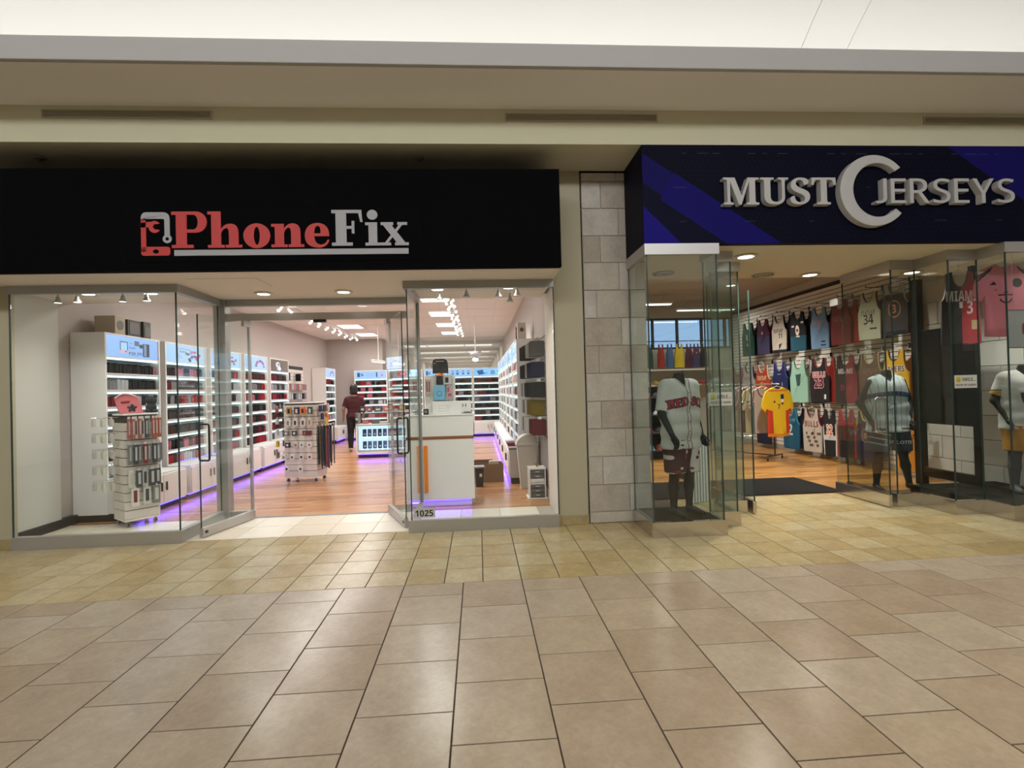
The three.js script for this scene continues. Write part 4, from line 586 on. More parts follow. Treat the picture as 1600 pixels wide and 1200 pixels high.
  mesh('body', [new THREE.SphereGeometry(0.06, 14, 10).scale(1, 1.1, 0.9).translate(0, 0.062, 0), new THREE.SphereGeometry(0.058, 14, 10).scale(1.1, 0.95, 0.9).translate(0, 0.155, 0)], mat([0.03, 0.032, 0.04], 0.9), toy); for (const s of [-1, 1]) { mesh('ear', new THREE.SphereGeometry(0.024, 10, 8).translate(s * 0.045, 0.205, 0), mat([0.03, 0.032, 0.04], 0.9), toy); mesh('foot', new THREE.SphereGeometry(0.028, 10, 8).scale(1, 0.8, 1.3).translate(s * 0.04, 0.024, 0.05), mat([0.03, 0.032, 0.04], 0.9), toy); }

  const s2 = tower('wide white slat tower stand on casters in the middle of the shop', 0.585, 0.40, 1.40, [-3.10, 0.004, -9.48], -0.16, 0.105); s2.userData.dims = [0.585, 0.40];
  const w2 = 'on the wide tower stand', ro = ['top', 'second', 'third', 'fourth', 'fifth', 'lowest'];
  const rows = [[['gold', -0.16, 'black'], ['navy', -0.02, 'white'], ['orange', 0.09, 'black'], ['green', 0.22, 'white']], [['white', -0.18, 'grey'], ['white', -0.05, 'black'], ['white', 0.09, 'slate'], ['pale', 0.21, 'gold']], [['grey', -0.22, 'white'], ['slate', -0.07, 'white'], ['wine', 0.12, 'grey'], ['wine', 0.19, 'slate']], [['black', -0.2, 'white'], ['pale', -0.05, 'rose'], ['white', 0.06, 'grey'], ['white', 0.2, 'grey']], [['white', -0.25, 'grey'], ['white', -0.1, 'slate'], ['white', 0.07, 'black'], ['white', 0.22, 'wine']], [['white', -0.2, 'black'], ['white', 0.05, 'slate']]];
  rows.forEach((row, r) => row.forEach(([c, u, k], i) => hang(s2, `${c} pack with a ${k} mark, ${['first', 'second', 'third', 'fourth'][i]} of the ${ro[r]} row ${w2}`, null, nm, mt[c], r > 3 ? 0.075 : 0.085, r < 2 ? 0.12 : 0.085, 0.03, 0, u, 1.32 - r * 0.205, r > 3 ? 0.1 : 0.06, (t, w, h, d) => mesh('mark', r < 2 ? bx(-w * 0.22, w * 0.22, -h * 0.85, -h * 0.25, d / 2, d / 2 + 0.002) : cyl(0.021, 0.021, 0.002, 0, 0, 0, 14).rotateX(PI / 2).translate(0, -h * 0.5, d / 2 + 0.001), mt[k], t))));
  for (let r = 0; r < 5; r++) for (let k = 0; k < 3; k++) { const c = [['slate', 'grey', 'rose'], ['pale', 'black', 'white'], ['slate', 'slate', 'white'], ['black', 'slate', 'yellow'], ['white', 'pale', 'grey']][r][k]; hang(s2, `${c} side pack in the ${ro[r]} row of the wide tower stand`, `${c} side packs, ${ro[r]} row of the wide tower stand`, nm, mt[c], 0.07, 0.10, 0.03, 3, -0.12 + k * 0.12, 1.32 - r * 0.2, 0.05 + k * 0.06); }
  // lanyards on the side that faces the counter
  const lan = ['black', 'slate', 'wine', 'navy', 'black', 'gold', 'slate', 'black', 'teal', 'rust', 'black', 'slate', 'black', 'wine', 'black', 'navy', 'slate', 'black'];
  lan.forEach((c, i) => { const u = -0.175 + i * 0.0205, o = 0.03 + (i * 7 % 5) * 0.03, len = 0.62 + (i * 5 % 4) * 0.03; const t = hang(s2, `${c} neck lanyard, number ${i + 1} from the near edge of the wide tower stand`, null, 'lanyard', mt[c], 0.024, 0.06, 0.012, 1, u, 0.98, o); t.userData.category = 'lanyard'; t.userData.label = `${c} lanyard in the bundle hanging on the side of the wide tower stand`; t.userData.group = `${c} lanyards on the wide tower stand`; mesh('strap', [bx(-0.022, -0.002, -len, -0.05, -0.003, 0.003), bx(0.002, 0.022, -len + 0.03, -0.05, -0.003, 0.003), bx(-0.012, 0.012, -len - 0.05, -len + 0.02, -0.005, 0.005)], mt[c], t); });
  [['navy', -0.12, 1.34], ['slate', -0.03, 1.34], ['pale', 0.06, 1.34], ['rose', 0.13, 1.34], ['navy', -0.12, 1.2], ['orange', 0.02, 1.18], ['orange', 0.12, 1.2], ['coral', 0.06, 1.1], ['yellow', -0.04, 1.1]].forEach(([c, u, y], i) => hang(s2, `${c} pack above the lanyards on the wide tower stand, ${y > 1.3 ? 'upper' : y > 1.15 ? 'middle' : 'lower'} row`, `${c} packs above the lanyards`, nm, mt[c], 0.075, 0.11, 0.025, 1, u, y, 0.05 + (i % 3) * 0.03));
}
// ---------------------------------------------------------------- phone shop: desk, counter, bin and small things
{
  const d = thing('service_desk', 'tall white service desk with a brown stripe and an orange bar', 'desk', [-0.52, 0.004, -6.88]);
  mesh('front_panel', rbx(-0.45, 0.44, 0.10, 1.205, -0.02, 0, 0.003), M.gloss, d); mesh('body', rbx(-0.44, 0.43, 0.10, 1.18, -0.72, -0.02, 0.003), M.white, d); mesh('plinth', bx(-0.42, 0.40, 0, 0.10, -0.68, -0.08), M.white, d); mesh('top', rbx(-0.46, 0.45, 1.205, 1.225, -0.74, 0.01, 0.004), M.gloss, d);
  mesh('stripe', bx(-0.452, 0.442, 0.895, 0.935, -0.002, 0.003), M.brownStripe, d); mesh('orange_bar', rbx(-0.215, -0.165, 0.20, 0.82, 0.0, 0.035, 0.006), M.orange, d); mesh('toe_light', bx(-0.42, 0.40, 0.08, 0.098, -0.07, -0.03), toeMat, d);
  areaLight(-0.53, 0.075, -6.87, -0.53, -0.6, -6.4, 0.82, 0.03, lin(0.14, 0.08, 1), 16);
  const Y = 1.229;
  const riser = thing('display_riser', 'white perforated riser on the service desk', 'riser', [-0.42, Y, -7.0]); mesh('panel', rbx(-0.20, 0.32, 0, 0.17, -0.02, 0.02, 0.004), M.white, riser); for (let k = 0; k < 15; k++) mesh('peg_hole', cyl(0.005, 0.005, 0.003, 0, 0, 0, 8).rotateX(PI / 2).translate(-0.11 + (k % 5) * 0.03, 0.04 + Math.floor(k / 5) * 0.035, 0.0205), M.greyPlastic, riser); mesh('slot', [bx(0.20, 0.215, 0.09, 0.13, 0.02, 0.022), bx(0.24, 0.255, 0.09, 0.13, 0.02, 0.022)], M.greyPlastic, riser);
  const tr = thing('display_rack', 'slim white pegboard rack on the service desk', 'rack', [-0.42, Y, -7.06]); mesh('board', rbx(-0.30, 0.11, 0.0, 0.52, -0.02, 0.0, 0.004), M.whitePlastic, tr); mesh('foot', rbx(-0.3, 0.11, 0, 0.015, -0.1, 0.02, 0.003), M.whitePlastic, tr);
  const onRack = (name, label, x, y, w, h, m, extra) => { const t = thing(name, label, 'accessory pack', [-0.42 + x, Y + y, -6.99]); mesh('pack', rbx(-w / 2, w / 2, -h, 0, -0.018, 0.018, 0.004, 1), m, t); mesh('hook', rod([0, -0.01, -0.07], [0, -0.01, -0.01], 0.003, 6), M.chrome, t); if (extra) extra(t); return t; };
  onRack('accessory_pack', 'light blue pack with a ring print on the service desk rack', -0.10, 0.385, 0.15, 0.2, mat([0.16, 0.42, 0.62], 0.5), (t) => mesh('ring_print', new THREE.TorusGeometry(0.032, 0.006, 8, 24).translate(0, -0.11, 0.018), mat([0.10, 0.25, 0.40], 0.5), t));
  onRack('accessory_pack', 'patterned pink and grey pack on the service desk rack', 0.035, 0.385, 0.075, 0.2, mat([0.42, 0.34, 0.36], 0.5), (t) => mesh('print', [bx(-0.02, 0.025, -0.15, -0.11, 0.018, 0.02), bx(-0.03, 0.0, -0.09, -0.03, 0.018, 0.02)], mat([0.4, 0.06, 0.12], 0.5), t));
  onRack('accessory_pack', 'grey striped pack at the edge of the service desk rack', -0.25, 0.47, 0.08, 0.2, mat([0.45, 0.38, 0.36], 0.5), (t) => mesh('print', [bx(-0.02, -0.005, -0.17, -0.03, 0.018, 0.02), bx(0.01, 0.025, -0.17, -0.03, 0.018, 0.02)], mt.wine, t));
  onRack('accessory_pack', 'clear pack with a dark gadget on the service desk rack', 0.015, 0.52, 0.11, 0.125, mt.clear, (t) => mesh('gadget', bx(-0.035, 0.01, -0.1, -0.03, 0.018, 0.022), M.darkPlastic, t));
  const rob = onRack('phone_holder', 'black phone holder with an orange cap on the service desk rack', -0.095, 0.515, 0.085, 0.12, M.darkPlastic, (t) => { mesh('cap', [rbx(-0.06, 0.06, -0.005, 0.018, -0.02, 0.022, 0.008), rbx(-0.02, 0.02, 0.01, 0.035, -0.02, 0.022, 0.008)], M.orange, t); }); rob.userData.category = 'phone holder';
  const hs = new THREE.Shape(); hs.moveTo(-0.10, 0); hs.lineTo(0.10, 0); hs.lineTo(0.092, 0.13); hs.quadraticCurveTo(0.085, 0.185, 0.03, 0.185); hs.lineTo(-0.06, 0.185); hs.quadraticCurveTo(-0.105, 0.18, -0.10, 0.12); hs.lineTo(-0.10, 0); hs.holes.push(new THREE.Path([[-0.075, 0.15], [0.06, 0.15], [0.055, 0.168], [-0.065, 0.168]].map((q) => new THREE.Vector2(...q))));
  const tc = thing('tablet_case', 'black rubber tablet case with a carry handle topping the service desk rack', 'tablet case', [-0.50, Y + 0.553, -7.03]); mesh('shell', extrude(hs, 0.03, 0.006, 8).translate(0, 0, -0.02), M.darkPlastic, tc); mesh('stud', new THREE.SphereGeometry(0.012, 10, 8).translate(-0.078, 0.13, 0.018), mat([0.4, 0.3, 0.28], 0.4), tc); mesh('mount', bx(-0.02, 0.02, -0.04, 0, -0.05, -0.01), M.darkPlastic, tc);
  const cube = thing('speaker_cube', 'small black cube speaker on the service desk', 'speaker', [-0.70, Y, -6.93]); mesh('body', rbx(-0.033, 0.033, 0, 0.075, -0.033, 0.033, 0.006), M.darkPlastic, cube); mesh('grille', cyl(0.02, 0.02, 0.003, 0, 0, 0, 16).rotateX(PI / 2).translate(0, 0.04, 0.033), M.greyPlastic, cube);
  const tray = thing('phone_tray', 'low grey tray of phones on the service desk', 'tray', [-0.20, Y, -6.98]); mesh('tray', [rbx(-0.03, 0.11, 0, 0.012, -0.06, 0.06, 0.003), bx(-0.03, 0.11, 0.012, 0.05, -0.06, -0.055)], M.greyPlastic, tray); mesh('phone', rbx(0.0, 0.09, 0.012, 0.022, -0.03, 0.03, 0.003), M.darkPlastic, tray);
}
{ // low counter run with stock on it, in front of the side wall shelves
  const items = [['black', 'flat black keyboard lying on the side wall cabinets', -9.6], ['white', 'stack of white papers on the side wall cabinets', -9.95], ['crimson', 'dark red folder lying on the side wall cabinets', -9.25]];
  items.forEach(([c, l, z], i) => { const t = mesh('stock_item', rbx(0.50, 0.66, 0.527, 0.545 + i * 0.02, z - 0.14, z + 0.14, 0.005, 1), caseMat[c]); tag(t, l, ['keyboard', 'paper stack', 'folder'][i]); });
  const end = mesh('end_cabinet', rbx(0.48, 0.935, 0.1, 0.56, -8.61, -8.35, 0.004), mat([0.46, 0.43, 0.40], 0.5)); tag(end, 'grey end cabinet with a dark top beside the swing bin', 'cabinet'); const ep = mesh('plinth', bx(0.5, 0.92, 0, 0.1, -8.6, -8.38), M.darkBase, end); const et = mesh('top', rbx(0.47, 0.935, 0.56, 0.585, -8.62, -8.34, 0.003), mat([0.10, 0.105, 0.11], 0.4), end);
  const bin = thing('swing_bin', 'tall pale plastic swing bin with a domed lid', 'bin', [0.735, 0.002, -8.08]);
  const prism = (w0, d0, w1, d1, y0, y1) => { const g = new THREE.BoxGeometry(1, 1, 1, 1, 1, 1), p = g.attributes.position; for (let i = 0; i < p.count; i++) { const t = p.getY(i) + 0.5; p.setXYZ(i, p.getX(i) * (w0 + (w1 - w0) * t), y0 + (y1 - y0) * t, p.getZ(i) * (d0 + (d1 - d0) * t)); } g.computeVertexNormals(); return g; };
  const binM = mat([0.56, 0.52, 0.46], 0.5); mesh('body', prism(0.22, 0.20, 0.31, 0.29, 0, 0.66), binM, bin); mesh('rim', rbx(-0.175, 0.175, 0.65, 0.695, -0.16, 0.16, 0.012), binM, bin);
  const dome = new THREE.Shape(); dome.moveTo(-0.165, 0); dome.quadraticCurveTo(-0.10, 0.13, 0.06, 0.135); dome.quadraticCurveTo(0.12, 0.13, 0.165, 0); mesh('lid', extrude(dome, 0.27, 0.008, 10).translate(0, 0.695, -0.135), binM, bin); mesh('flap', extrude(poly([[-0.15, 0.03], [-0.05, 0.118], [-0.047, 0.124], [-0.158, 0.03]]), 0.2).translate(0, 0.697, -0.10), mat([0.48, 0.45, 0.40], 0.5), bin);
  const dt = thing('drawer_tower', 'small white plastic drawer tower with six dark drawers', 'drawers', [0.79, 0.002, -7.27]);
  mesh('frame', [rbx(-0.115, -0.10, 0.02, 0.42, -0.13, 0.13, 0.003), rbx(0.10, 0.115, 0.02, 0.42, -0.13, 0.13, 0.003), rbx(-0.12, 0.12, 0.41, 0.43, -0.13, 0.135, 0.004), rbx(-0.14, 0.14, 0, 0.02, -0.14, 0.14, 0.004), rbx(-0.1, 0.1, 0.205, 0.222, -0.13, 0.13, 0.002)], M.whitePlastic, dt);
  for (let k = 0; k < 6; k++) { const y = 0.03 + k * 0.062 + (k > 2 ? 0.012 : 0), dr = mesh('drawer', rbx(-0.095, 0.095, y, y + 0.054, -0.12, 0.125, 0.003, 1), k === 3 ? M.whitePlastic : mat([0.10, 0.105, 0.11], 0.3), dt); mesh('knob', rbx(-0.03, 0.03, y + 0.022, y + 0.03, 0.125, 0.135, 0.003, 1), M.whitePlastic, dr); }
  const pl = thing('brush_bundle', 'small tan bundle of tags on top of the drawer tower', 'bundle', [0.80, 0.434, -7.25]); mesh('body', [...Array(6)].map((_, k) => rod([0, 0, 0], [Math.cos(k) * 0.03, 0.05, Math.sin(k * 1.7) * 0.03], 0.006, 6)), mat([0.25, 0.18, 0.08], 0.8), pl);
  const cb = thing('carton', 'open brown cardboard carton on the wood floor', 'carton', [0.13, 0.002, -8.75], 0.05), cm = mat([0.24, 0.15, 0.09], 0.8);
  mesh('walls', [rbx(-0.25, 0.25, 0, 0.30, 0.15, 0.155, 0.001), rbx(-0.25, 0.25, 0, 0.30, -0.155, -0.15, 0.001), bx(-0.25, -0.245, 0, 0.30, -0.15, 0.15), bx(0.245, 0.25, 0, 0.30, -0.15, 0.15), bx(-0.24, 0.24, 0, 0.01, -0.15, 0.15)], cm, cb); mesh('flap', bx(-0.24, 0.1, -0.002, 0.002, -0.05, 0.05).rotateX(-0.5).translate(0, 0.315, -0.19), cm, cb); mesh('contents', rbx(0.02, 0.18, 0.2, 0.34, -0.06, 0.06, 0.02), mat([0.55, 0.45, 0.34], 0.8), cb);
  const bb = thing('shredder', 'small black device standing beside the brown carton', 'device', [-0.02, 0.002, -8.28], 0.1); mesh('body', prism(0.11, 0.12, 0.14, 0.14, 0, 0.30), M.darkPlastic, bb); mesh('lid', rbx(-0.085, 0.085, 0.30, 0.325, -0.08, 0.08, 0.006), mat([0.35, 0.38, 0.45], 0.4), bb); mesh('label_patch', bx(0.0, 0.04, 0.16, 0.21, 0.066, 0.07), M.whitePlastic, bb);
}
{ // glass counter
  const c = thing('glass_counter', 'lit glass display counter beside the walking person', 'display counter', [-2.27, 0.002, -12.42]);
  mesh('carcass', [bx(-0.64, 0.64, 0.10, 0.16, -0.5, 0), bx(-0.64, -0.60, 0.16, 0.80, -0.5, 0), bx(0.60, 0.64, 0.16, 0.80, -0.5, 0), bx(-0.6, 0.6, 0.16, 0.80, -0.5, -0.48), bx(-0.64, 0.64, 0.78, 0.80, -0.5, 0)], M.gloss, c); mesh('plinth', bx(-0.6, 0.6, 0, 0.10, -0.46, -0.06), M.darkBase, c);
  mesh('light_panel', bx(-0.60, 0.60, 0.17, 0.77, -0.42, -0.40), glow(0.60, 0.88, 1.0, 1.0), c); mesh('glass_top', bx(-0.64, 0.64, 1.07, 1.08, -0.5, 0), M.glass, c); mesh('glass_front', bx(-0.64, 0.64, 0.80, 1.07, -0.008, 0), M.glass, c); mesh('glass_shelf', bx(-0.62, 0.62, 0.93, 0.936, -0.48, -0.02), M.glass, c);
  for (const s of [-1, 1]) mesh('glass_side', bx(s * 0.64 - 0.004, s * 0.64 + 0.004, 0.80, 1.07, -0.5, -0.01), M.glass, c); mesh('toe_light', bx(-0.62, 0.62, 0.08, 0.098, -0.06, -0.02), toeMat, c); mesh('door_frame', [bx(-0.60, 0.60, 0.16, 0.18, -0.01, 0.004), bx(-0.60, 0.60, 0.76, 0.78, -0.01, 0.004), bx(-0.60, -0.585, 0.18, 0.76, -0.01, 0.004), bx(0.585, 0.60, 0.18, 0.76, -0.01, 0.004)], M.alu, c);
  areaLight(-2.27, 0.47, -12.80, -2.27, 0.4, -11, 1.18, 0.58, lin(0.60, 0.88, 1), 0.9); areaLight(-2.27, 0.075, -12.43, -2.27, -0.6, -12.0, 1.2, 0.03, lin(0.14, 0.08, 1), 16);
  const blue = [mat([0.03, 0.05, 0.14], 0.4), mat([0.06, 0.12, 0.28], 0.4), mat([0.10, 0.16, 0.30], 0.4)];
  for (let r = 0; r < 2; r++) for (let k = 0; k < 9; k++) { const t = mesh('earphone_pack', rbx(-0.045, 0.045, 0, 0.18, -0.02, 0.02, 0.006, 1), blue[k % 3]); t.position.set(-2.27 - 0.48 + k * 0.12, 0.202 + r * 0.29, -12.62); t.rotation.x = -0.12; mesh('disc', new THREE.SphereGeometry(0.024, 10, 8).scale(1, 1, 0.4).translate(0.01, 0.06, 0.022), mat([0.45, 0.55, 0.68], 0.4), t); tag(t, `blue earphone pack, ${['first', 'second', 'third', 'fourth', 'fifth', 'sixth', 'seventh', 'eighth', 'last'][k]} in the ${r ? 'upper' : 'lower'} row of the lit glass counter`, 'earphone pack', `${r ? 'upper' : 'lower'} row of the lit glass counter`); }
  mesh('glass_shelf', bx(-0.58, 0.58, 0.47, 0.478, -0.38, -0.03), M.glass, c); mesh('glass_shelf', bx(-0.58, 0.58, 0.185, 0.193, -0.38, -0.03), M.glass, c);
  [['rose', -0.45, 0.11, 0.10, 'rose pack inside the glass top of the counter'], ['slate', -0.20, 0.2, 0.08, 'slate phone stand inside the glass top of the counter'], ['pale', -0.02, 0.2, 0.05, 'pale card box inside the glass top of the counter'], ['navy', 0.20, 0.14, 0.06, 'navy pouch inside the glass top of the counter'], ['clear', 0.42, 0.18, 0.07, 'clear case inside the glass top of the counter']].forEach(([m, x, w, h, l]) => { const t = mesh('counter_item', rbx(-w / 2, w / 2, 0, h, -0.06, 0.06, 0.006, 1), mt[m]); t.position.set(-2.27 + x, 0.804, -12.62); tag(t, l, 'accessory'); });
  [['black', -0.52, 0.12, 0.13, 'black speaker on the end of the glass counter'], ['wine', -0.36, 0.1, 0.12, 'wine red box on the glass counter'], ['slate', -0.15, 0.18, 0.11, 'slate grey box on the glass counter'], ['rose', 0.08, 0.22, 0.13, 'wide rose box on the glass counter'], ['gold', 0.42, 0.12, 0.16, 'golden brown figure box on the glass counter'], ['grey', 0.28, 0.12, 0.07, 'low grey box on the glass counter']].forEach(([m, x, w, h, l]) => { const t = thing('counter_box', l, 'box', [-2.27 + x, 1.083, -12.70]); mesh('carton', rbx(-w / 2, w / 2, 0, h, -0.06, 0.06, 0.008, 1), mt[m], t); mesh('label_patch', bx(-w * 0.3, w * 0.3, h * 0.3, h * 0.7, 0.06, 0.062), mt.clear, t); });
}
// ---------------------------------------------------------------- smooth bodies: distance fields of tapered capsules, meshed as a net
function netGeometry(f, lo, hi, c) {
  const nx = Math.ceil((hi[0] - lo[0]) / c) + 1, ny = Math.ceil((hi[1] - lo[1]) / c) + 1, nz = Math.ceil((hi[2] - lo[2]) / c) + 1;
  const v = new Float32Array(nx * ny * nz), at = (i, j, k) => i + nx * (j + ny * k);
  for (let k = 0; k < nz; k++) for (let j = 0; j < ny; j++) for (let i = 0; i < nx; i++) v[at(i, j, k)] = f(lo[0] + i * c, lo[1] + j * c, lo[2] + k * c);
  const id = new Int32Array(nx * ny * nz).fill(-1), pos = [], idx = [];
  for (let k = 0; k < nz - 1; k++) for (let j = 0; j < ny - 1; j++) for (let i = 0; i < nx - 1; i++) {
    let n = 0, sx = 0, sy = 0, sz = 0;
    for (let e = 0; e < 12; e++) {
      const ax = e >> 2, q = e & 3, o = [0, 0, 0]; o[(ax + 1) % 3] = q & 1; o[(ax + 2) % 3] = q >> 1; const p = o.slice(); p[ax] = 1;
      const a = v[at(i + o[0], j + o[1], k + o[2])], b = v[at(i + p[0], j + p[1], k + p[2])];
      if ((a < 0) !== (b < 0)) { const t = a / (a - b); n++; sx += o[0] + (p[0] - o[0]) * t; sy += o[1] + (p[1] - o[1]) * t; sz += o[2] + (p[2] - o[2]) * t; }
    }
    if (n) { id[at(i, j, k)] = pos.length / 3; pos.push(lo[0] + (i + sx / n) * c, lo[1] + (j + sy / n) * c, lo[2] + (k + sz / n) * c); }
  }
  for (let k = 1; k < nz - 1; k++) for (let j = 1; j < ny - 1; j++) for (let i = 1; i < nx - 1; i++) {
    const a = v[at(i, j, k)] < 0;
    for (let ax = 0; ax < 3; ax++) {
      const d = [0, 0, 0]; d[ax] = 1; const b = v[at(i + d[0], j + d[1], k + d[2])] < 0; if (a === b) continue;
      const u = [0, 0, 0], w = [0, 0, 0]; u[(ax + 1) % 3] = 1; w[(ax + 2) % 3] = 1;
      const q = [id[at(i, j, k)], id[at(i - u[0], j - u[1], k - u[2])], id[at(i - u[0] - w[0], j - u[1] - w[1], k - u[2] - w[2])], id[at(i - w[0], j - w[1], k - w[2])]];
      if (q.some((z) => z < 0)) continue; a ? idx.push(q[0], q[1], q[2], q[0], q[2], q[3]) : idx.push(q[0], q[2], q[1], q[0], q[3], q[2]);
    }
  }
  const g = new THREE.BufferGeometry(); g.setAttribute('position', new THREE.Float32BufferAttribute(pos, 3)); g.setIndex(idx); g.computeVertexNormals();
  g.setAttribute('uv', new THREE.Float32BufferAttribute(new Float32Array(pos.length / 3 * 2), 2)); return g;
}
const cap = (a, b, ra, rb) => { const d = [b[0] - a[0], b[1] - a[1], b[2] - a[2]], L2 = d[0] * d[0] + d[1] * d[1] + d[2] * d[2] || 1e-9; return (x, y, z) => { const px = x - a[0], py = y - a[1], pz = z - a[2]; const t = Math.max(0, Math.min(1, (px * d[0] + py * d[1] + pz * d[2]) / L2)); return Math.hypot(px - d[0] * t, py - d[1] * t, pz - d[2] * t) - (ra + (rb - ra) * t); }; };
const blend = (list, k) => (x, y, z) => { let r = 1e3; for (const f of list) { const d = f(x, y, z), h = Math.max(k - Math.abs(r - d), 0) / k; r = Math.min(r, d) - h * h * k * 0.25; } return r; };
function planarUV(g, x0, x1, y0, y1) { const p = g.attributes.position, u = g.attributes.uv; for (let i = 0; i < p.count; i++) u.setXY(i, (p.getX(i) - x0) / (x1 - x0), (p.getY(i) - y0) / (y1 - y0)); return g; }
function hand(W, dir, side, curl = 0.5) {                 // five separate fingers from a palm; W wrist, dir unit vector along the forearm, side +1 / -1 for the thumb
  const D = new THREE.Vector3(...dir).normalize(), F = new THREE.Vector3(0, 0, 1).addScaledVector(D, -D.z).normalize(), S = new THREE.Vector3().crossVectors(D, F).multiplyScalar(side);
  // fingers lie in the plane of D and F (hand seen from its edge hangs at the thigh, thumb to the front)
  const P = (d, f, s) => new THREE.Vector3(...W).addScaledVector(D, d).addScaledVector(F, f).addScaledVector(S, s).toArray();
  const parts = [cap(P(0.0, 0, 0), P(0.03, 0, 0), 0.024, 0.026), cap(P(0.03, 0.022, 0), P(0.085, 0.028, 0), 0.018, 0.014), cap(P(0.03, 0, 0), P(0.088, 0.008, 0), 0.019, 0.014), cap(P(0.03, -0.018, 0), P(0.082, -0.026, 0), 0.018, 0.013)];
  const palm = blend(parts, 0.02), fingers = [];
  [[0.032, 0.064], [0.012, 0.072], [-0.009, 0.066], [-0.029, 0.052]].forEach(([f, len]) => { const a = P(0.085, f, 0), b = P(0.085 + len * 0.5, f, 0.006 + curl * 0.012), c = P(0.085 + len * (0.95 - curl * 0.2), f, 0.014 + curl * 0.045); fingers.push(blend([cap(a, b, 0.0095, 0.0088), cap(b, c, 0.0088, 0.0072)], 0.004)); });
  const th = blend([cap(P(0.035, 0.03, 0.006), P(0.068, 0.055, 0.012), 0.013, 0.0105), cap(P(0.068, 0.055, 0.012), P(0.1, 0.058, 0.02), 0.0105, 0.0085)], 0.006);
  const all = (x, y, z) => { let r = palm(x, y, z); for (const q of fingers) r = Math.min(r, q(x, y, z)); const d = th(x, y, z), h = Math.max(0.01 - Math.abs(r - d), 0) / 0.01; return Math.min(r, d) - h * h * 0.0025; };
  const pts = [P(0, 0, 0), P(0.17, 0, 0), P(0.1, 0.08, 0.08), P(0.1, -0.06, -0.04)], lo = [0, 1, 2].map((i) => Math.min(...pts.map((q) => q[i])) - 0.05), hi = [0, 1, 2].map((i) => Math.max(...pts.map((q) => q[i])) + 0.05);
  return netGeometry(all, lo, hi, 0.0045);
}
const clampF = (f, ...cuts) => (x, y, z) => cuts.reduce((r, c) => Math.max(r, c(x, y, z)), f(x, y, z));
const above = (h) => (x, y) => h - y, below = (h) => (x, y) => y - h;
function figure(o) {                                     // joints in metres, standing on y = 0, facing +z
  const J = { neck: [0, 1.47, -0.01], head: [0, 1.60, 0.0], sh: [0.18, 1.365, -0.01], el: [0.255, 1.10, -0.03], wr: [0.265, 0.86, 0.04], el2: null, wr2: null, hip: 0.095, kn: [0.11, 0.49, 0.01], an: [0.115, 0.075, -0.02], kn2: null, an2: null, ...o };
  const m = (p) => [-p[0], p[1], p[2]], eR = J.el2 || m(J.el), wR = J.wr2 || m(J.wr), kR = J.kn2 || m(J.kn), aR = J.an2 || m(J.an), s = J.sh, sR = m(J.sh);
  const torso = [cap([0, 1.435, -0.02], [0.15, 1.38, -0.015], 0.05, 0.05), cap([0, 1.435, -0.02], [-0.15, 1.38, -0.015], 0.05, 0.05), cap([-0.085, 1.30, 0], [0.085, 1.30, 0], 0.115, 0.115), cap([-0.075, 1.20, 0], [0.075, 1.20, 0], 0.105, 0.105), cap([-0.055, 1.06, 0], [0.055, 1.06, 0], 0.095, 0.095), cap([-0.075, 0.93, -0.01], [0.075, 0.93, -0.01], 0.105, 0.105), cap([-0.15, 1.375, -0.01], [0.15, 1.375, -0.01], 0.062, 0.062)];
  const neck = [cap([0, 1.38, -0.015], J.neck, 0.06, 0.055), cap(J.neck, J.neckTop || [0, 1.55, 0], 0.054, 0.052)];
  const arm = (a, b, c) => [cap(a, b, 0.055, 0.041), cap(b, c, 0.042, 0.027)], leg = (sd, k, a) => [cap([sd * J.hip, 0.90, 0], k, 0.088, 0.058), cap([k[0], k[1] - 0.02, k[2] - 0.01], [(k[0] + a[0]) / 2, k[1] * 0.62, (k[2] + a[2]) / 2 - 0.012], 0.054, 0.054), cap([(k[0] + a[0]) / 2, k[1] * 0.62, (k[2] + a[2]) / 2 - 0.012], a, 0.053, 0.034), cap([a[0], a[1] - 0.03, a[2] - 0.01], [a[0] + sd * 0.015, 0.028, a[2] + 0.17], 0.036, 0.024)];
  return { J, torso, neck, armL: arm(s, J.el, J.wr), armR: arm(sR, eR, wR), legL: leg(1, J.kn, J.an), legR: leg(-1, kR, aR), eR, wR, kR, aR };
}
function grow(parts, r) { return parts.map((f) => (x, y, z) => f(x, y, z) - r); }
function ends(W, E) { const d = new THREE.Vector3(W[0] - E[0], W[1] - E[1], W[2] - E[2]).normalize(); return d.toArray(); }
const box3 = (b) => [[-0.48, -0.02, -0.42], [0.48, b, 0.42]];
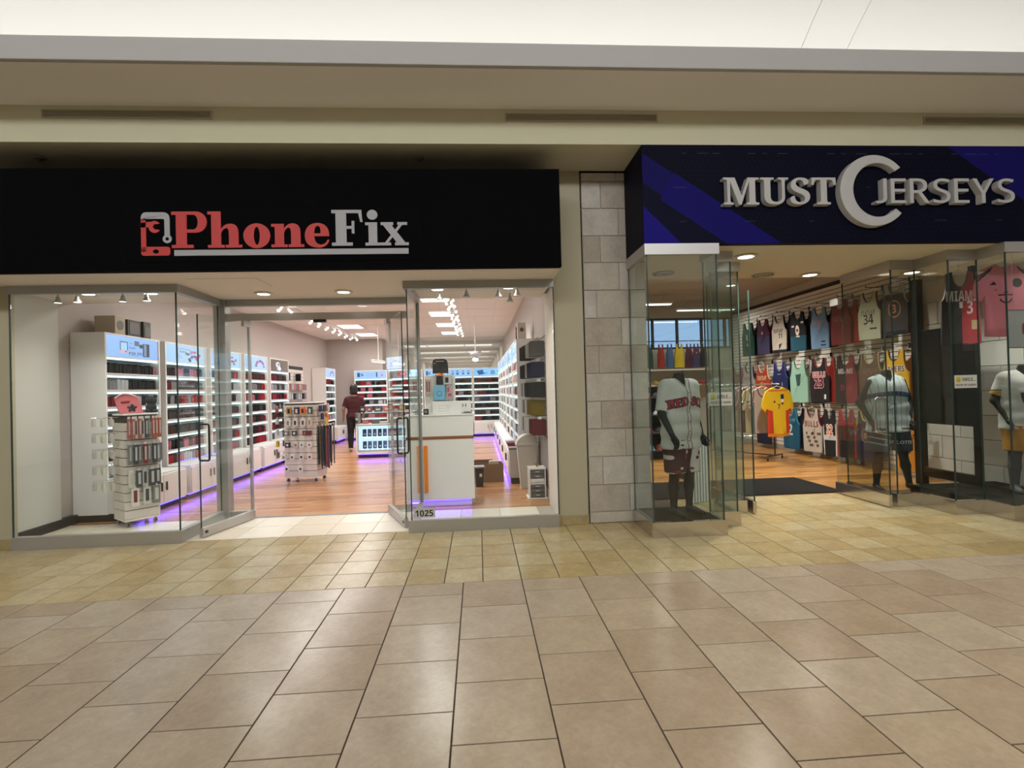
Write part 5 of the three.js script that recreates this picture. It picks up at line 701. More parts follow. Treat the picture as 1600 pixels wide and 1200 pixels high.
{ // the person walking away
  const F = figure({ el: [0.27, 1.13, -0.05], wr: [0.285, 0.88, 0.03], el2: [-0.25, 1.14, 0.06], wr2: [-0.22, 0.95, 0.22], kn: [0.10, 0.50, 0.04], an: [0.10, 0.09, -0.06], kn2: [-0.09, 0.52, 0.06], an2: [-0.09, 0.085, 0.12] });
  const p = thing('person', 'person in a maroon T-shirt and black trousers walking away past the glass counter', 'person', [-3.33, 0.003, -14.1], PI + 0.15), skin = mat([0.30, 0.16, 0.10], 0.6);
  const head = [cap([0, 1.60, 0.01], [0, 1.67, 0.0], 0.078, 0.088), cap([0, 1.575, 0.05], [0, 1.60, 0.05], 0.045, 0.055), cap([0, 1.62, 0.085], [0, 1.605, 0.105], 0.012, 0.014), cap([0.086, 1.62, 0], [0.09, 1.65, -0.01], 0.012, 0.014), cap([-0.086, 1.62, 0], [-0.09, 1.65, -0.01], 0.012, 0.014)];
  const body = blend([...F.torso, ...F.neck, ...head, ...F.armL, ...F.armR, ...F.legL, ...F.legR], 0.03), b3 = box3(1.82);
  mesh('body', mergeGeometries([netGeometry(body, ...b3, 0.014), hand(F.J.wr, ends(F.J.wr, F.J.el), -1), hand(F.wR, ends(F.wR, F.eR), 1)].map(flat)), skin, p);
  mesh('hair', netGeometry(clampF(blend([cap([0, 1.66, -0.015], [0, 1.69, -0.005], 0.098, 0.102), cap([0, 1.60, -0.05], [0, 1.66, -0.04], 0.07, 0.08), cap([-0.05, 1.555, -0.05], [0.05, 1.555, -0.05], 0.05, 0.05)], 0.04), (x, y, z) => z - 0.05 - (y - 1.66) * 0.5), [-0.2, 1.45, -0.2], [0.2, 1.85, 0.2], 0.01), mat([0.012, 0.01, 0.01], 0.7), p);
  const sl = (E, S) => { const d = ends(E, S); return (x, y, z) => (x - (S[0] + (E[0] - S[0]) * 0.75)) * d[0] + (y - (S[1] + (E[1] - S[1]) * 0.75)) * d[1] + (z - (S[2] + (E[2] - S[2]) * 0.75)) * d[2]; };
  const sleeves = [clampF(grow([F.armL[0]], 0.022)[0], sl(F.J.el, F.J.sh)), clampF(grow([F.armR[0]], 0.022)[0], sl(F.eR, [-F.J.sh[0], F.J.sh[1], F.J.sh[2]]))];
  mesh('t_shirt', netGeometry(clampF(blend([...grow(F.torso, 0.022), cap([-0.08, 0.92, 0], [0.08, 0.92, 0], 0.125, 0.125), ...sleeves], 0.03), above(0.90), below(1.465)), ...box3(1.6), 0.014), mat([0.055, 0.008, 0.012], 0.85), p);
  const legs = blend([...grow(F.legL.slice(0, 3), 0.024), ...grow(F.legR.slice(0, 3), 0.024), cap([-0.08, 0.92, -0.01], [0.08, 0.92, -0.01], 0.118, 0.118)], 0.02); mesh('trousers', netGeometry(clampF(legs, above(0.08), below(0.97)), [-0.4, 0.0, -0.4], [0.4, 1.1, 0.4], 0.014), mat([0.006, 0.006, 0.007], 0.85), p);
  for (const [a, s] of [[F.J.an, 1], [F.aR, -1]]) mesh('shoe', netGeometry(clampF(blend([cap([a[0], 0.05, a[2] - 0.03], [a[0] + s * 0.012, 0.036, a[2] + 0.17], 0.048, 0.042)], 0.01), above(0.002)), [a[0] - 0.12, -0.03, a[2] - 0.14], [a[0] + 0.12, 0.16, a[2] + 0.28], 0.012), mat([0.45, 0.36, 0.28], 0.6), p);
}
// ---------------------------------------------------------------- jersey shop: room
{
  const st = (n, g, m, l) => struct(mesh(n, g, m), l);
  st('wall_side', bx(6.93, 7.05, 0, 3.75, -13.6, -5.2), M.jerseyWall, 'side wall of the jersey shop');
  st('ceiling', uvm(bx(1.2, 6.95, 3.62, 3.75, -13.6, -6.78)), M.jerseyCeil, 'dim beige ceiling of the jersey shop');
  const bl = setting('wall_blocks', 'painted block wall behind the mannequin in yellow shorts'), bm = [[0.56, 0.56, 0.52], [0.53, 0.53, 0.49], [0.58, 0.58, 0.54]].map((c) => mat(c, 0.7, 0, { bumpMap: plasterBump, bumpScale: 0.001 }));
  const gA = rbx(-0.012, 0.012, 0.004, 0.331, -0.296, 0.296, 0.004, 1), gB = rbx(-0.012, 0.012, 0.004, 0.331, -0.146, 0.146, 0.004, 1);
  for (let r = 0; r < 9; r++) { let z = -7.6; const o = r % 2; for (let k = 0; z < -5.25; k++) { const hb = o && k === 0, l = hb ? 0.3 : 0.6; if (z + l > -5.2) break; const b = mesh('block', hb ? gB : gA, pick(bm), bl); b.position.set(6.915, r * 0.335, z + l / 2); z += l; } }
  slatPanel('slat_wall', 'long pale slat wall carrying three rows of jerseys', 5.93, 0.10, 3.45, [6.925, 0, -13.55], -PI / 2, 0.082, M.jerseySlat, 'slat wall', 0.014);
  st('baseboard_side', bx(6.90, 6.925, 0, 0.1, -13.55, -7.35), mat([0.40, 0.36, 0.30], 0.6), 'pale baseboard under the slat wall');
  const w = setting('window_5', 'blue clerestory window in the back wall of the jersey shop'); mesh('pane', bx(3.2, 6.9, 2.52, 3.32, -13.69, -13.68), M.glass, w); mesh('frame', [bx(3.2, 6.9, 2.50, 2.55, -13.72, -13.6), bx(3.2, 6.9, 3.29, 3.34, -13.72, -13.6)], M.darkBase, w); for (const x of [4.1, 4.74, 5.42, 6.1, 6.75]) mesh('mullion', bx(x - 0.025, x + 0.025, 2.55, 3.29, -13.72, -13.62), M.darkBase, w);
  // lamps
  const lampT = mat([0.55, 0.5, 0.4], 0.4), disc = glow(1, 0.93, 0.80, 4);
  [[4.47, -6.62, 2.967, 'lit round ceiling light above the entrance mat'], [3.05, -5.62, 2.967, 'lit round ceiling light above the stepped vitrine'], [5.85, -6.55, 2.967, 'lit round ceiling light above the bare-armed mannequin'], [6.62, -5.48, 2.967, 'lit round ceiling light above the black and red tank top'], [5.3, -8.2, 3.62, 'lit round ceiling light just inside the jersey shop'], [3.2, -9.4, 3.62, 'round ceiling light deeper inside, before the rolling rack'], [5.4, -10.6, 3.62, 'round ceiling light above the rolling rack']].forEach(([x, z, y, l]) => {
    const t = thing('ceiling_lamp', l, 'light', [x, y, z], 0, 'round ceiling lights of the jersey shop'); mesh('ring', lathe([[0.085, 0], [0.125, -0.002], [0.13, -0.008], [0.105, -0.02], [0.085, -0.015]], 28), lampT, t); mesh('lamp', cyl(0.086, 0.086, 0.01, 0, -0.01, 0, 24), disc, t); spotLight(x, y - 0.03, z, x, 0, z, lin(1, 0.95, 0.86), L.jerseySpot * (x > 6.1 ? 0.8 : z < -7 ? 2.4 : 0.8), 1.15, 0.9, 4);
  });
  [[3.82, -6.62, 'round unlit ceiling grille above the entrance mat'], [2.40, -6.45, 'round unlit ceiling grille above the white button shirt']].forEach(([x, z, l]) => { const t = thing('ceiling_grille', l, 'grille', [x, 2.967, z]); for (const r of [0.05, 0.09, 0.13]) mesh('ring', new THREE.TorusGeometry(r, 0.012, 6, 24).rotateX(PI / 2).translate(0, -0.006, 0), M.alu, t); mesh('disc', cyl(0.13, 0.13, 0.004, 0, -0.002, 0, 24), M.darkBase, t); });
  const fl = thing('strip_light', 'long pale strip light under the far ceiling of the jersey shop', 'light', [5.75, 3.40, -12.6]); mesh('housing', rbx(-0.75, 0.75, 0.0, 0.05, -0.08, 0.08, 0.01), M.white, fl); mesh('tube', bx(-0.72, 0.72, -0.02, -0.001, -0.06, 0.06), glow(1, 0.96, 0.86, 1.6), fl); for (const s of [-0.5, 0.5]) mesh('hanger', cyl(0.004, 0.004, 0.18, s, 0.13, 0, 6), M.alu, fl); areaLight(5.75, 3.37, -12.6, 5.75, 0, -12.6, 1.44, 0.12, lin(1, 0.95, 0.84), L.jerseyStrip * 2);
  const sq = thing('strip_light', 'short pale strip light deep behind the white button shirt', 'light', [3.9, 3.40, -11.6]); mesh('housing', rbx(-0.6, 0.6, 0.0, 0.05, -0.08, 0.08, 0.01), M.white, sq); mesh('tube', bx(-0.57, 0.57, -0.02, -0.001, -0.06, 0.06), glow(1, 0.96, 0.86, 2.5), sq); for (const s of [-0.4, 0.4]) mesh('hanger', cyl(0.004, 0.004, 0.18, s, 0.13, 0, 6), M.alu, sq); areaLight(3.9, 3.37, -11.6, 3.9, 0, -11.6, 1.14, 0.12, lin(1, 0.95, 0.84), L.jerseyStrip * 2);
  const cam = thing('dome_camera', 'small dark dome camera under the ceiling behind the vitrine', 'camera', [3.35, 3.62, -8.6]); mesh('base', cyl(0.07, 0.07, 0.02, 0, -0.01, 0, 20), M.white, cam); mesh('dome', new THREE.SphereGeometry(0.05, 16, 10).translate(0, -0.03, 0), M.darkPlastic, cam);
}
// ---------------------------------------------------------------- jersey prints, one sheet
const COLS = 8, ROWS = 6, CW = 256, CH = 341;
const designs = [];
function tankArt(base, o = {}) { return (c, w, h) => {
  c.fillStyle = base; c.fillRect(0, 0, w, h);
  if (o.half) { c.fillStyle = o.half; c.fillRect(w / 2, 0, w / 2, h); }
  if (o.lower) { c.fillStyle = o.lower; c.fillRect(0, h * (o.lowerAt ?? 0.6), w, h); }
  if (o.sides) { c.fillStyle = o.sides; c.fillRect(0, h * 0.3, w * 0.11, h); c.fillRect(w * 0.89, h * 0.3, w * 0.11, h); }
  if (o.trim) { c.strokeStyle = o.trim; c.lineWidth = 9; c.beginPath(); c.moveTo(w * 0.29, 0); c.quadraticCurveTo(w * 0.34, h * 0.20, w * 0.5, h * 0.205); c.quadraticCurveTo(w * 0.66, h * 0.20, w * 0.71, 0); c.stroke(); c.beginPath(); c.moveTo(w * 0.16, 0); c.quadraticCurveTo(w * 0.17, h * 0.3, w * 0.02, h * 0.4); c.moveTo(w * 0.84, 0); c.quadraticCurveTo(w * 0.83, h * 0.3, w * 0.98, h * 0.4); c.stroke(); }
  if (o.hem) { c.fillStyle = o.hem; c.fillRect(0, h * 0.93, w, h * 0.07); }
  if (o.stripes) { c.strokeStyle = o.stripes; c.lineWidth = 2; for (let x = 12; x < w; x += 22) { c.beginPath(); c.moveTo(x, 0); c.lineTo(x, h); c.stroke(); } }
  c.textAlign = 'center'; c.textBaseline = 'middle';
  const put = (t, x, y, s, f, k) => { if (t === '~') { c.fillStyle = f; for (let i = 0; i < 7; i++) { const a = x - w * 0.3 + i * w * 0.087; c.fillRect(a, y - s * 0.4, s * 0.16, s * 0.8); c.fillRect(a, y - s * 0.4 + ((i * 5) % 3) * s * 0.32, s * 0.34, s * 0.16); } return; } c.font = 'bold ' + s + 'px sans-serif'; if (k) { c.strokeStyle = k; c.lineWidth = s * 0.14; c.strokeText(t, x, y, w * 0.8); } c.fillStyle = f; c.fillText(t, x, y, w * 0.8); };
  if (o.word) put(o.word, w / 2, h * (o.wordAt ?? 0.36), o.ws ?? 50, o.ink, o.line);
  if (o.num) put(o.num, w * (o.numX ?? 0.5), h * (o.numAt ?? 0.56), o.ns ?? 96, o.nink ?? o.ink, o.nline ?? o.line);
  if (o.more) o.more(c, w, h);
  c.fillStyle = 'rgba(230,228,220,0.9)'; if (o.tag) c.fillRect(w * 0.72, h * 0.82, 26, 34);
}; }
const addDesign = (f) => designs.push(f) - 1;
const ID = {};
const D = (k, base, o) => (ID[k] = addDesign(tankArt(base, o)));
D('green', '#1d4a3c', { trim: '#0f2c25', more: (c, w, h) => { c.fillStyle = '#c9d2cc'; c.fillRect(w * 0.45, h * 0.35, 18, 60); c.fillRect(w * 0.47, h * 0.62, 14, 30); } }); D('purple', '#4b2440', { lower: '#3d3a5c', lowerAt: 0.5, trim: '#7a2b3c', more: (c, w, h) => { c.fillStyle = '#b9a7b0'; c.fillRect(w * 0.45, h * 0.36, 26, 26); } });
D('white11', '#b8afa2', { trim: '#17130f', word: '~', ink: '#1d1a17', ws: 44, wordAt: 0.42, num: '11', ns: 60, numX: 0.62, numAt: 0.56, hem: '#11141c', more: (c, w, h) => { c.fillStyle = '#16171d'; c.beginPath(); c.moveTo(w * 0.5, h * 0.80); c.lineTo(w * 0.7, h * 0.76); c.lineTo(w * 0.52, h * 0.94); c.fill(); } });
D('teal_black', '#14161c', { lower: '#0f4a5c', lowerAt: 0.62, more: (c, w, h) => { c.fillStyle = '#d9d2c8'; c.beginPath(); c.ellipse(w * 0.5, h * 0.48, 30, 46, 0, 0, 7); c.fill(); c.fillStyle = '#8c3a24'; c.fillRect(w * 0.44, h * 0.44, 30, 26); c.fillStyle = '#d9d2c8'; c.fillRect(w * 0.14, h * 0.34, 40, 16); c.fillRect(w * 0.7, h * 0.26, 40, 16); c.fillRect(w * 0.42, h * 0.62, 50, 12); } });
D('sky', '#6c8fb2', { trim: '#4f6d94', word: '~', ink: '#b4838c', ws: 40, wordAt: 0.36, num: '2', nink: '#b4838c', ns: 60, numAt: 0.46, more: (c, w, h) => { c.fillStyle = '#1d2c50'; c.fillRect(w * 0.6, h * 0.82, 50, 12); c.fillRect(w * 0.58, h * 0.9, 66, 10); } });
D('maroon', '#6d1a24', { word: '~', ink: '#9a6a62', ws: 50, wordAt: 0.42, trim: '#8a4a48' }); D('white34', '#b9b5a0', { trim: '#1e221d', word: '~', ink: '#5a6250', ws: 46, wordAt: 0.44, num: '34', nink: '#1b2220', ns: 96, numAt: 0.58, more: (c, w, h) => { c.fillStyle = '#14171a'; c.fillRect(w * 0.55, h * 0.76, 70, 12); } });
D('dark3', '#3b3434', { trim: '#a8a698', num: '3', nink: '#a9744a', ns: 80, numAt: 0.5, hem: '#0d1226', more: (c, w, h) => { c.strokeStyle = '#a9744a'; c.lineWidth = 9; c.beginPath(); c.arc(w / 2, h * 0.5, 55, 0, 7); c.stroke(); c.fillStyle = '#a2a092'; c.fillRect(0, 0, w, h * 0.2); } }); D('orange', '#b86a1c', { trim: '#e0a050' });
D('red_small', '#7a2420', { trim: '#a04438' }); D('white_small', '#a8a4a0', { trim: '#3b3f4c', word: '~', ink: '#4a4d58', ws: 40 }); D('rust_team', '#a83c22', { word: '~', ink: '#d9c9a8', ws: 50, trim: '#d9c9a8', more: (c, w, h) => { c.fillStyle = '#c9702c'; c.beginPath(); c.arc(w / 2, h * 0.62, 56, 0, 7); c.fill(); } });
D('royal', '#131d4c', { trim: '#3a4f96', more: (c, w, h) => { c.fillStyle = '#7f8fc4'; c.fillRect(w * 0.4, h * 0.28, 50, 8); c.fillRect(w * 0.62, h * 0.5, 14, 34); } }); D('mint', '#8fb8a4', { trim: '#5e8a76', more: (c, w, h) => { c.fillStyle = '#2a4a48'; c.beginPath(); c.moveTo(w * 0.36, h * 0.34); c.lineTo(w * 0.66, h * 0.32); c.lineTo(w * 0.58, h * 0.6); c.lineTo(w * 0.44, h * 0.62); c.fill(); } });
D('black23', '#120d10', { trim: '#8c3c40', word: 'BULLS', ink: '#b03c46', line: '#d8d0cc', ws: 56, wordAt: 0.37, num: '23', nink: '#1a0f12', nline: '#c8848a', ns: 104, numAt: 0.56, tag: true }); D('black_red', '#16090d', { half: '#7c1424', word: 'MIAMI', ink: '#c9c2be', ws: 50, wordAt: 0.34, more: (c, w, h) => { c.fillStyle = '#a32434'; for (let k = 0; k < 5; k++) { c.fillRect(w * 0.3 + k * 24, h * 0.62, 9, 44); c.fillRect(w * 0.3 + k * 24, h * 0.62 + (k % 3) * 17, 19, 9); } } });
D('brown', '#5d4438', { trim: '#c8a878', word: '~', ink: '#8a6c50', ws: 40 }); D('yellow_team', '#c99a18', { trim: '#6a4a1c', word: 'LAKERS', ink: '#4a2c5c', line: '#d8c8a0', ws: 52, wordAt: 0.36, num: '6', nink: '#4a2c5c', ns: 100 });
D('teal2', '#14506c', { trim: '#2f86a0', word: '~', ink: '#7fb0b8', ws: 30, wordAt: 0.3, num: '2', nink: '#b8c9c4', ns: 130, numAt: 0.54 }); D('white_red', '#b3aa9e', { trim: '#6a1c24', word: 'BULLS', ink: '#7c1c2a', ws: 62, wordAt: 0.36, more: (c, w, h) => { c.fillStyle = '#5c4a40'; for (let k = 0; k < 9; k++) c.fillRect(w * (0.2 + (k * 0.37) % 0.6), h * (0.55 + (k % 4) * 0.09), 24 + k * 3, 20); } });
D('black32', '#121214', { sides: '#d8d4cc', num: '32', nink: '#d0603c', nline: '#d8d4cc', ns: 100, numAt: 0.44, more: (c, w, h) => { c.fillStyle = '#b9b9bc'; c.fillRect(w * 0.1, h * 0.56, w * 0.8, 36); } }); D('red_black', '#7a1c24', { lower: '#1c1214', lowerAt: 0.34, trim: '#b03a3c', sides: '#9c2430' }); D('navy_gold', '#1b1c38', { trim: '#b8a050', more: (c, w, h) => { c.strokeStyle = '#7a6a4c'; c.lineWidth = 12; c.beginPath(); c.arc(w / 2, h * 0.5, 44, 0, 7); c.stroke(); c.fillStyle = '#7a6a4c'; c.fillRect(w * 0.42, h * 0.44, 40, 40); } }); D('yellow_long', '#c47c14', { word: 'Lakers', ink: '#4a3420', ws: 56, num: '3', nink: '#4a3420', ns: 120 });
D('miami', '#17181c', { half: '#98202c', trim: '#5a5458', word: 'MIAMI', ink: '#c6c2be', ws: 70, wordAt: 0.34, num: '3', nink: '#c9bdbb', ns: 84, numX: 0.72, numAt: 0.50, more: (c, w, h) => { c.fillStyle = '#c9c6c0'; c.fillRect(w * 0.44, h * 0.42, 22, 30); c.fillStyle = '#a8946c'; c.fillRect(w * 0.76, h * 0.68, 46, 44); } });
ID.pink = addDesign((c, w, h) => { c.fillStyle = '#d87c8c'; c.fillRect(0, 0, w, h); c.fillStyle = '#1c1a20'; for (let k = 0; k < 3; k++) { c.beginPath(); c.moveTo(w * 0.46 + k * 9, h * 0.36); c.lineTo(w * 0.40 + k * 16 - 22, h * 0.36); c.lineTo(w * 0.44 + k * 2 - 20 + k * 8, h * (0.345 - k * 0.018)); c.fill(); }
  c.beginPath(); c.moveTo(w * 0.24, h * 0.285); c.lineTo(w * 0.36, h * 0.285); c.lineTo(w * 0.31, h * 0.235); c.fill(); c.fillStyle = '#d87c8c'; c.fillRect(w * 0.36, h * 0.3, w * 0.2, h * 0.08); c.lineWidth = 6; c.strokeStyle = '#1c1a20'; c.beginPath(); c.arc(w * 0.5, h * 0.47, 24, 0.2, PI - 0.2); c.moveTo(w * 0.5, h * 0.37); c.lineTo(w * 0.5, h * 0.54); c.moveTo(w * 0.38, h * 0.43); c.lineTo(w * 0.62, h * 0.43); c.stroke(); c.fillStyle = '#1c1a20'; c.beginPath(); c.moveTo(w * 0.46, h * 0.405); c.lineTo(w * 0.5, h * 0.36); c.lineTo(w * 0.54, h * 0.405); c.fill(); c.fillStyle = '#3c3a34'; c.beginPath(); c.arc(w * 0.70, h * 0.265, 22, 0, 7); c.fill();
  c.strokeStyle = '#2a2228'; c.lineWidth = 5; for (let k = 0; k < 3; k++) { c.beginPath(); c.moveTo(w * 0.30 - k * 4, h * (0.035 + k * 0.02)); c.lineTo(w * 0.06, h * (0.16 + k * 0.03)); c.moveTo(w * 0.70 + k * 4, h * (0.035 + k * 0.02)); c.lineTo(w * 0.94, h * (0.16 + k * 0.03)); c.stroke(); } });
ID.yellow_tee = addDesign((c, w, h) => { c.fillStyle = '#dcb414'; c.fillRect(0, 0, w, h); c.fillStyle = '#c23a1c'; c.beginPath(); c.moveTo(w * 0.1, h * 0.44); c.lineTo(w * 0.32, h * 0.48); c.lineTo(w * 0.33, h); c.lineTo(0, h); c.fill(); c.beginPath(); c.moveTo(w * 0.9, h * 0.44); c.lineTo(w * 0.72, h * 0.48); c.lineTo(w * 0.72, h); c.lineTo(w, h); c.fill(); c.fillStyle = '#d8842a'; c.fillRect(0, h * 0.94, w, h * 0.06); c.fillStyle = '#d0762c'; c.fillRect(w * 0.2, h * 0.04, w * 0.6, 14); c.fillStyle = '#1c2440'; c.font = 'bold 46px sans-serif'; c.textAlign = 'center'; c.fillText('7', w * 0.5, h * 0.44); c.beginPath(); c.moveTo(w * 0.33, h * 0.31); c.lineTo(w * 0.41, h * 0.31); c.lineTo(w * 0.38, h * 0.26); c.fill(); c.fillRect(w * 0.57, h * 0.14, 26, 34); c.fillStyle = '#e8e4d8'; c.fillRect(w * 0.58, h * 0.24, 20, 22); c.fillStyle = '#7a2a1c'; c.fillRect(w * 0.59, h * 0.31, 18, 14); });
[['tee_white', '#a8a29c', '#6c2430'], ['tee_red', '#6c1f26', '#b9a8a0'], ['tee_navy', '#20264a', '#b9a8a0'], ['tee_cream', '#b0a27c', '#4a3a28'], ['tank_red', '#a02c24', '#5c1816'], ['tank_blue', '#3d5f92', '#22365c'], ['tank_yellow', '#cbb024', '#7c6a14'], ['tank_wine', '#4c1830', '#8c5c6c'], ['tank_black', '#16151a', '#5c5648'], ['tank_navy', '#191c34', '#5c5c74']].forEach(([k, a, b]) => D(k, a, { trim: b }));
const jerseyTex = canvasTex(2048, 2048, (c) => { c.fillStyle = '#333'; c.fillRect(0, 0, 2048, 2048); designs.forEach((f, i) => { c.save(); c.beginPath(); const x = (i % COLS) * CW, y = Math.floor(i / COLS) * CH; c.rect(x, y, CW, CH); c.clip(); c.translate(x, y); f(c, CW, CH); c.restore(); }); });
const cloth = mat(0xffffff, 0.85, 0, { map: jerseyTex });
function garment(shape, folds) {
  let g = extrude(shape, 0.016, 0.008, 8); g = new TessellateModifier(0.09, 4).modify(flat(g)); g = mergeVertices(g.deleteAttribute('normal').deleteAttribute('uv'), 1e-4);
  const p = g.attributes.position; for (let i = 0; i < p.count; i++) { const x = p.getX(i), y = p.getY(i); p.setZ(i, p.getZ(i) + folds(x, y)); } g.computeVertexNormals(); return g;
}
const S2 = (pts) => { const s = new THREE.Shape(); pts.forEach((q, i) => (q.length === 4 ? s.quadraticCurveTo(...q) : i ? s.lineTo(...q) : s.moveTo(...q))); return s; };
const tankShape = S2([[-0.48, 0], [0, -0.02, 0.48, 0], [0.47, 0.60], [0.345, 0.66, 0.34, 0.98], [0.21, 1.0], [0.18, 0.80, 0, 0.79], [-0.18, 0.80, -0.21, 1.0], [-0.34, 0.98], [-0.345, 0.66, -0.47, 0.60], [-0.48, 0]]);
const teeShape = S2([[-0.34, 0], [0, -0.015, 0.34, 0], [0.335, 0.58], [0.40, 0.50], [0.50, 0.58], [0.46, 0.84, 0.36, 0.93], [0.15, 1.0], [0, 0.91, -0.15, 1.0], [-0.36, 0.93], [-0.46, 0.84, -0.50, 0.58], [-0.40, 0.50], [-0.335, 0.58], [-0.34, 0]]);
const foldFn = (x, y) => 0.022 * Math.cos(x * 3.0) + 0.012 * Math.sin(x * 17 + y * 2) * (1.05 - y) + 0.006 * Math.sin(x * 31 - y * 6) * (1 - y);
const baseTank = garment(tankShape, foldFn), baseTee = garment(teeShape, foldFn);
function garmentGeo(base, id, w, h) {
  const g = base.clone(), p = g.attributes.position, uv = new Float32Array(p.count * 2), cx = id % COLS, cy = Math.floor(id / COLS);
  for (let i = 0; i < p.count; i++) { const u = Math.min(0.985, Math.max(0.015, p.getX(i) + 0.5)), v = Math.min(0.985, Math.max(0.015, p.getY(i))); uv[2 * i] = (cx + u) * CW / 2048; uv[2 * i + 1] = 1 - (cy + 1 - v) * CH / 2048; }
  g.setAttribute('uv', new THREE.BufferAttribute(uv, 2)); g.scale(w, h, 1); g.computeVertexNormals(); return g;
}
function jersey(key, label, w, h, pos, turn, o = {}) {      // pos is the top centre
  const t = thing(o.name || 'jersey', label, o.category || 'jersey', pos, turn, o.group);
  mesh('cloth', garmentGeo(o.tee ? baseTee : baseTank, ID[key], w, h).translate(0, -h, 0), cloth, t);
  const s = w * 0.24; mesh('hanger', [rod([-s, -0.02, 0.012], [0, 0.03, 0.012], 0.006, 6), rod([s, -0.02, 0.012], [0, 0.03, 0.012], 0.006, 6), tube([[0, 0.03, 0.012], [0, 0.055, 0.012], [0.012, 0.07, 0.012], [0.004, 0.085, 0.012], [-0.012, 0.078, 0.012]], 0.0028, 12, 5)], M.whitePlastic, t);
  return t;
}
// three rows on the slat wall (turned to face the shop), each with a garment behind it on the same arm
{
  const wallX = 6.70, T = -PI / 2;
  const list = [
    ['green', -12.29, 3.0, 'dark green tank jersey in the top row of the slat wall', 'tank_black'], ['purple', -11.62, 3.0, 'purple tank jersey in the top row of the slat wall', 'tank_wine'], ['white11', -10.98, 3.0, 'white tank jersey with a black hem in the top row', 'tank_navy'], ['teal_black', -10.3, 2.98, 'black and teal tank jersey with a pale emblem, top row', 'tank_navy'], ['sky', -9.63, 2.97, 'light blue tank jersey in the top row of the slat wall', 'tank_navy'], ['maroon', -9.05, 3.0, 'maroon tank jersey in the top row of the slat wall', 'tank_red'], ['white34', -8.35, 3.02, 'cream tank jersey with dark collar reading 34 in the top row', 'tank_navy'], ['dark3', -7.80, 3.05, 'dark brown jersey with a ringed number 3, top row', 'orange'],
    ['red_small', -12.85, 1.94, 'dull red tank jersey in the middle row, half hidden by the rack', null], ['white_small', -12.32, 1.95, 'greyish white tank jersey in the middle row behind the rack', 'tank_navy'], ['rust_team', -11.70, 1.95, 'rust red tank jersey with an orange disc, middle row', null], ['royal', -11.0, 1.96, 'royal blue tank jersey in the middle row', 'tank_navy'], ['mint', -10.33, 1.97, 'mint green tank jersey in the middle row', 'tee_white'], ['black23', -9.68, 1.98, 'black tank jersey numbered 23 in the middle row', 'tank_red'], ['black_red', -8.95, 1.99, 'black and red tank jersey in the middle row of the slat wall', 'tank_black'], ['brown', -8.36, 1.99, 'brown tank jersey with tan trim in the middle row', 'tank_black'], ['yellow_team', -7.84, 2.0, 'yellow tank jersey in the middle row beside the black board', 'orange'],
    ['tank_navy', -11.72, 0.98, 'navy tank jersey in the bottom row below the yellow shirt', null], ['teal2', -10.65, 0.98, 'teal tank jersey numbered 2 in the bottom row', 'tank_navy'], ['white_red', -9.95, 0.99, 'white tank jersey with dark red lettering, bottom row', 'tank_wine'], ['black32', -9.42, 0.98, 'black tank jersey numbered 32 in the bottom row', null], ['red_black', -8.98, 1.0, 'red and black tank jersey in the bottom row', 'tank_yellow'], ['navy_gold', -8.50, 1.0, 'navy tank jersey with gold trim in the bottom row', 'tank_black'], ['yellow_long', -7.62, 0.96, 'amber tank jersey numbered 3 in the bottom row', null],
  ];
  list.forEach(([k, z, y, l, behind], i) => {
    const w = i === 20 ? 0.32 : i > 20 ? 0.42 : i >= 17 ? 0.48 : i >= 8 ? 0.46 : 0.43, h = i < 8 ? 0.80 : 0.86;
    jersey(k, l, w, h, [wallX - 0.02, y, z], T + 0.22 + rr(-0.05, 0.05), { group: 'jerseys on the slat wall' });
    if (behind) jersey(behind, 'second garment hung behind the ' + l.split(/ in the|, /)[0], w * 0.96, h * 0.97, [wallX + 0.11, y - 0.01, z + 0.1], T + 0.1, { tee: behind.startsWith('tee'), group: 'second jerseys on the slat wall' });
    const a = thing('wall_hook', `black face-out hook holding the ${l.split(/ in the|, /)[0]}`, 'hook', [6.895, y + 0.075, z + 0.03], 0, 'face-out hooks of the slat wall'); mesh('bar', bx(-0.30, 0, -0.004, 0.006, -0.006, 0.006), M.darkPlastic, a); mesh('bracket', bx(-0.012, 0, -0.05, 0.03, -0.018, 0.018), M.darkPlastic, a); mesh('stop', bx(-0.305, -0.295, 0.0, 0.03, -0.006, 0.006), M.darkPlastic, a);
  });
}
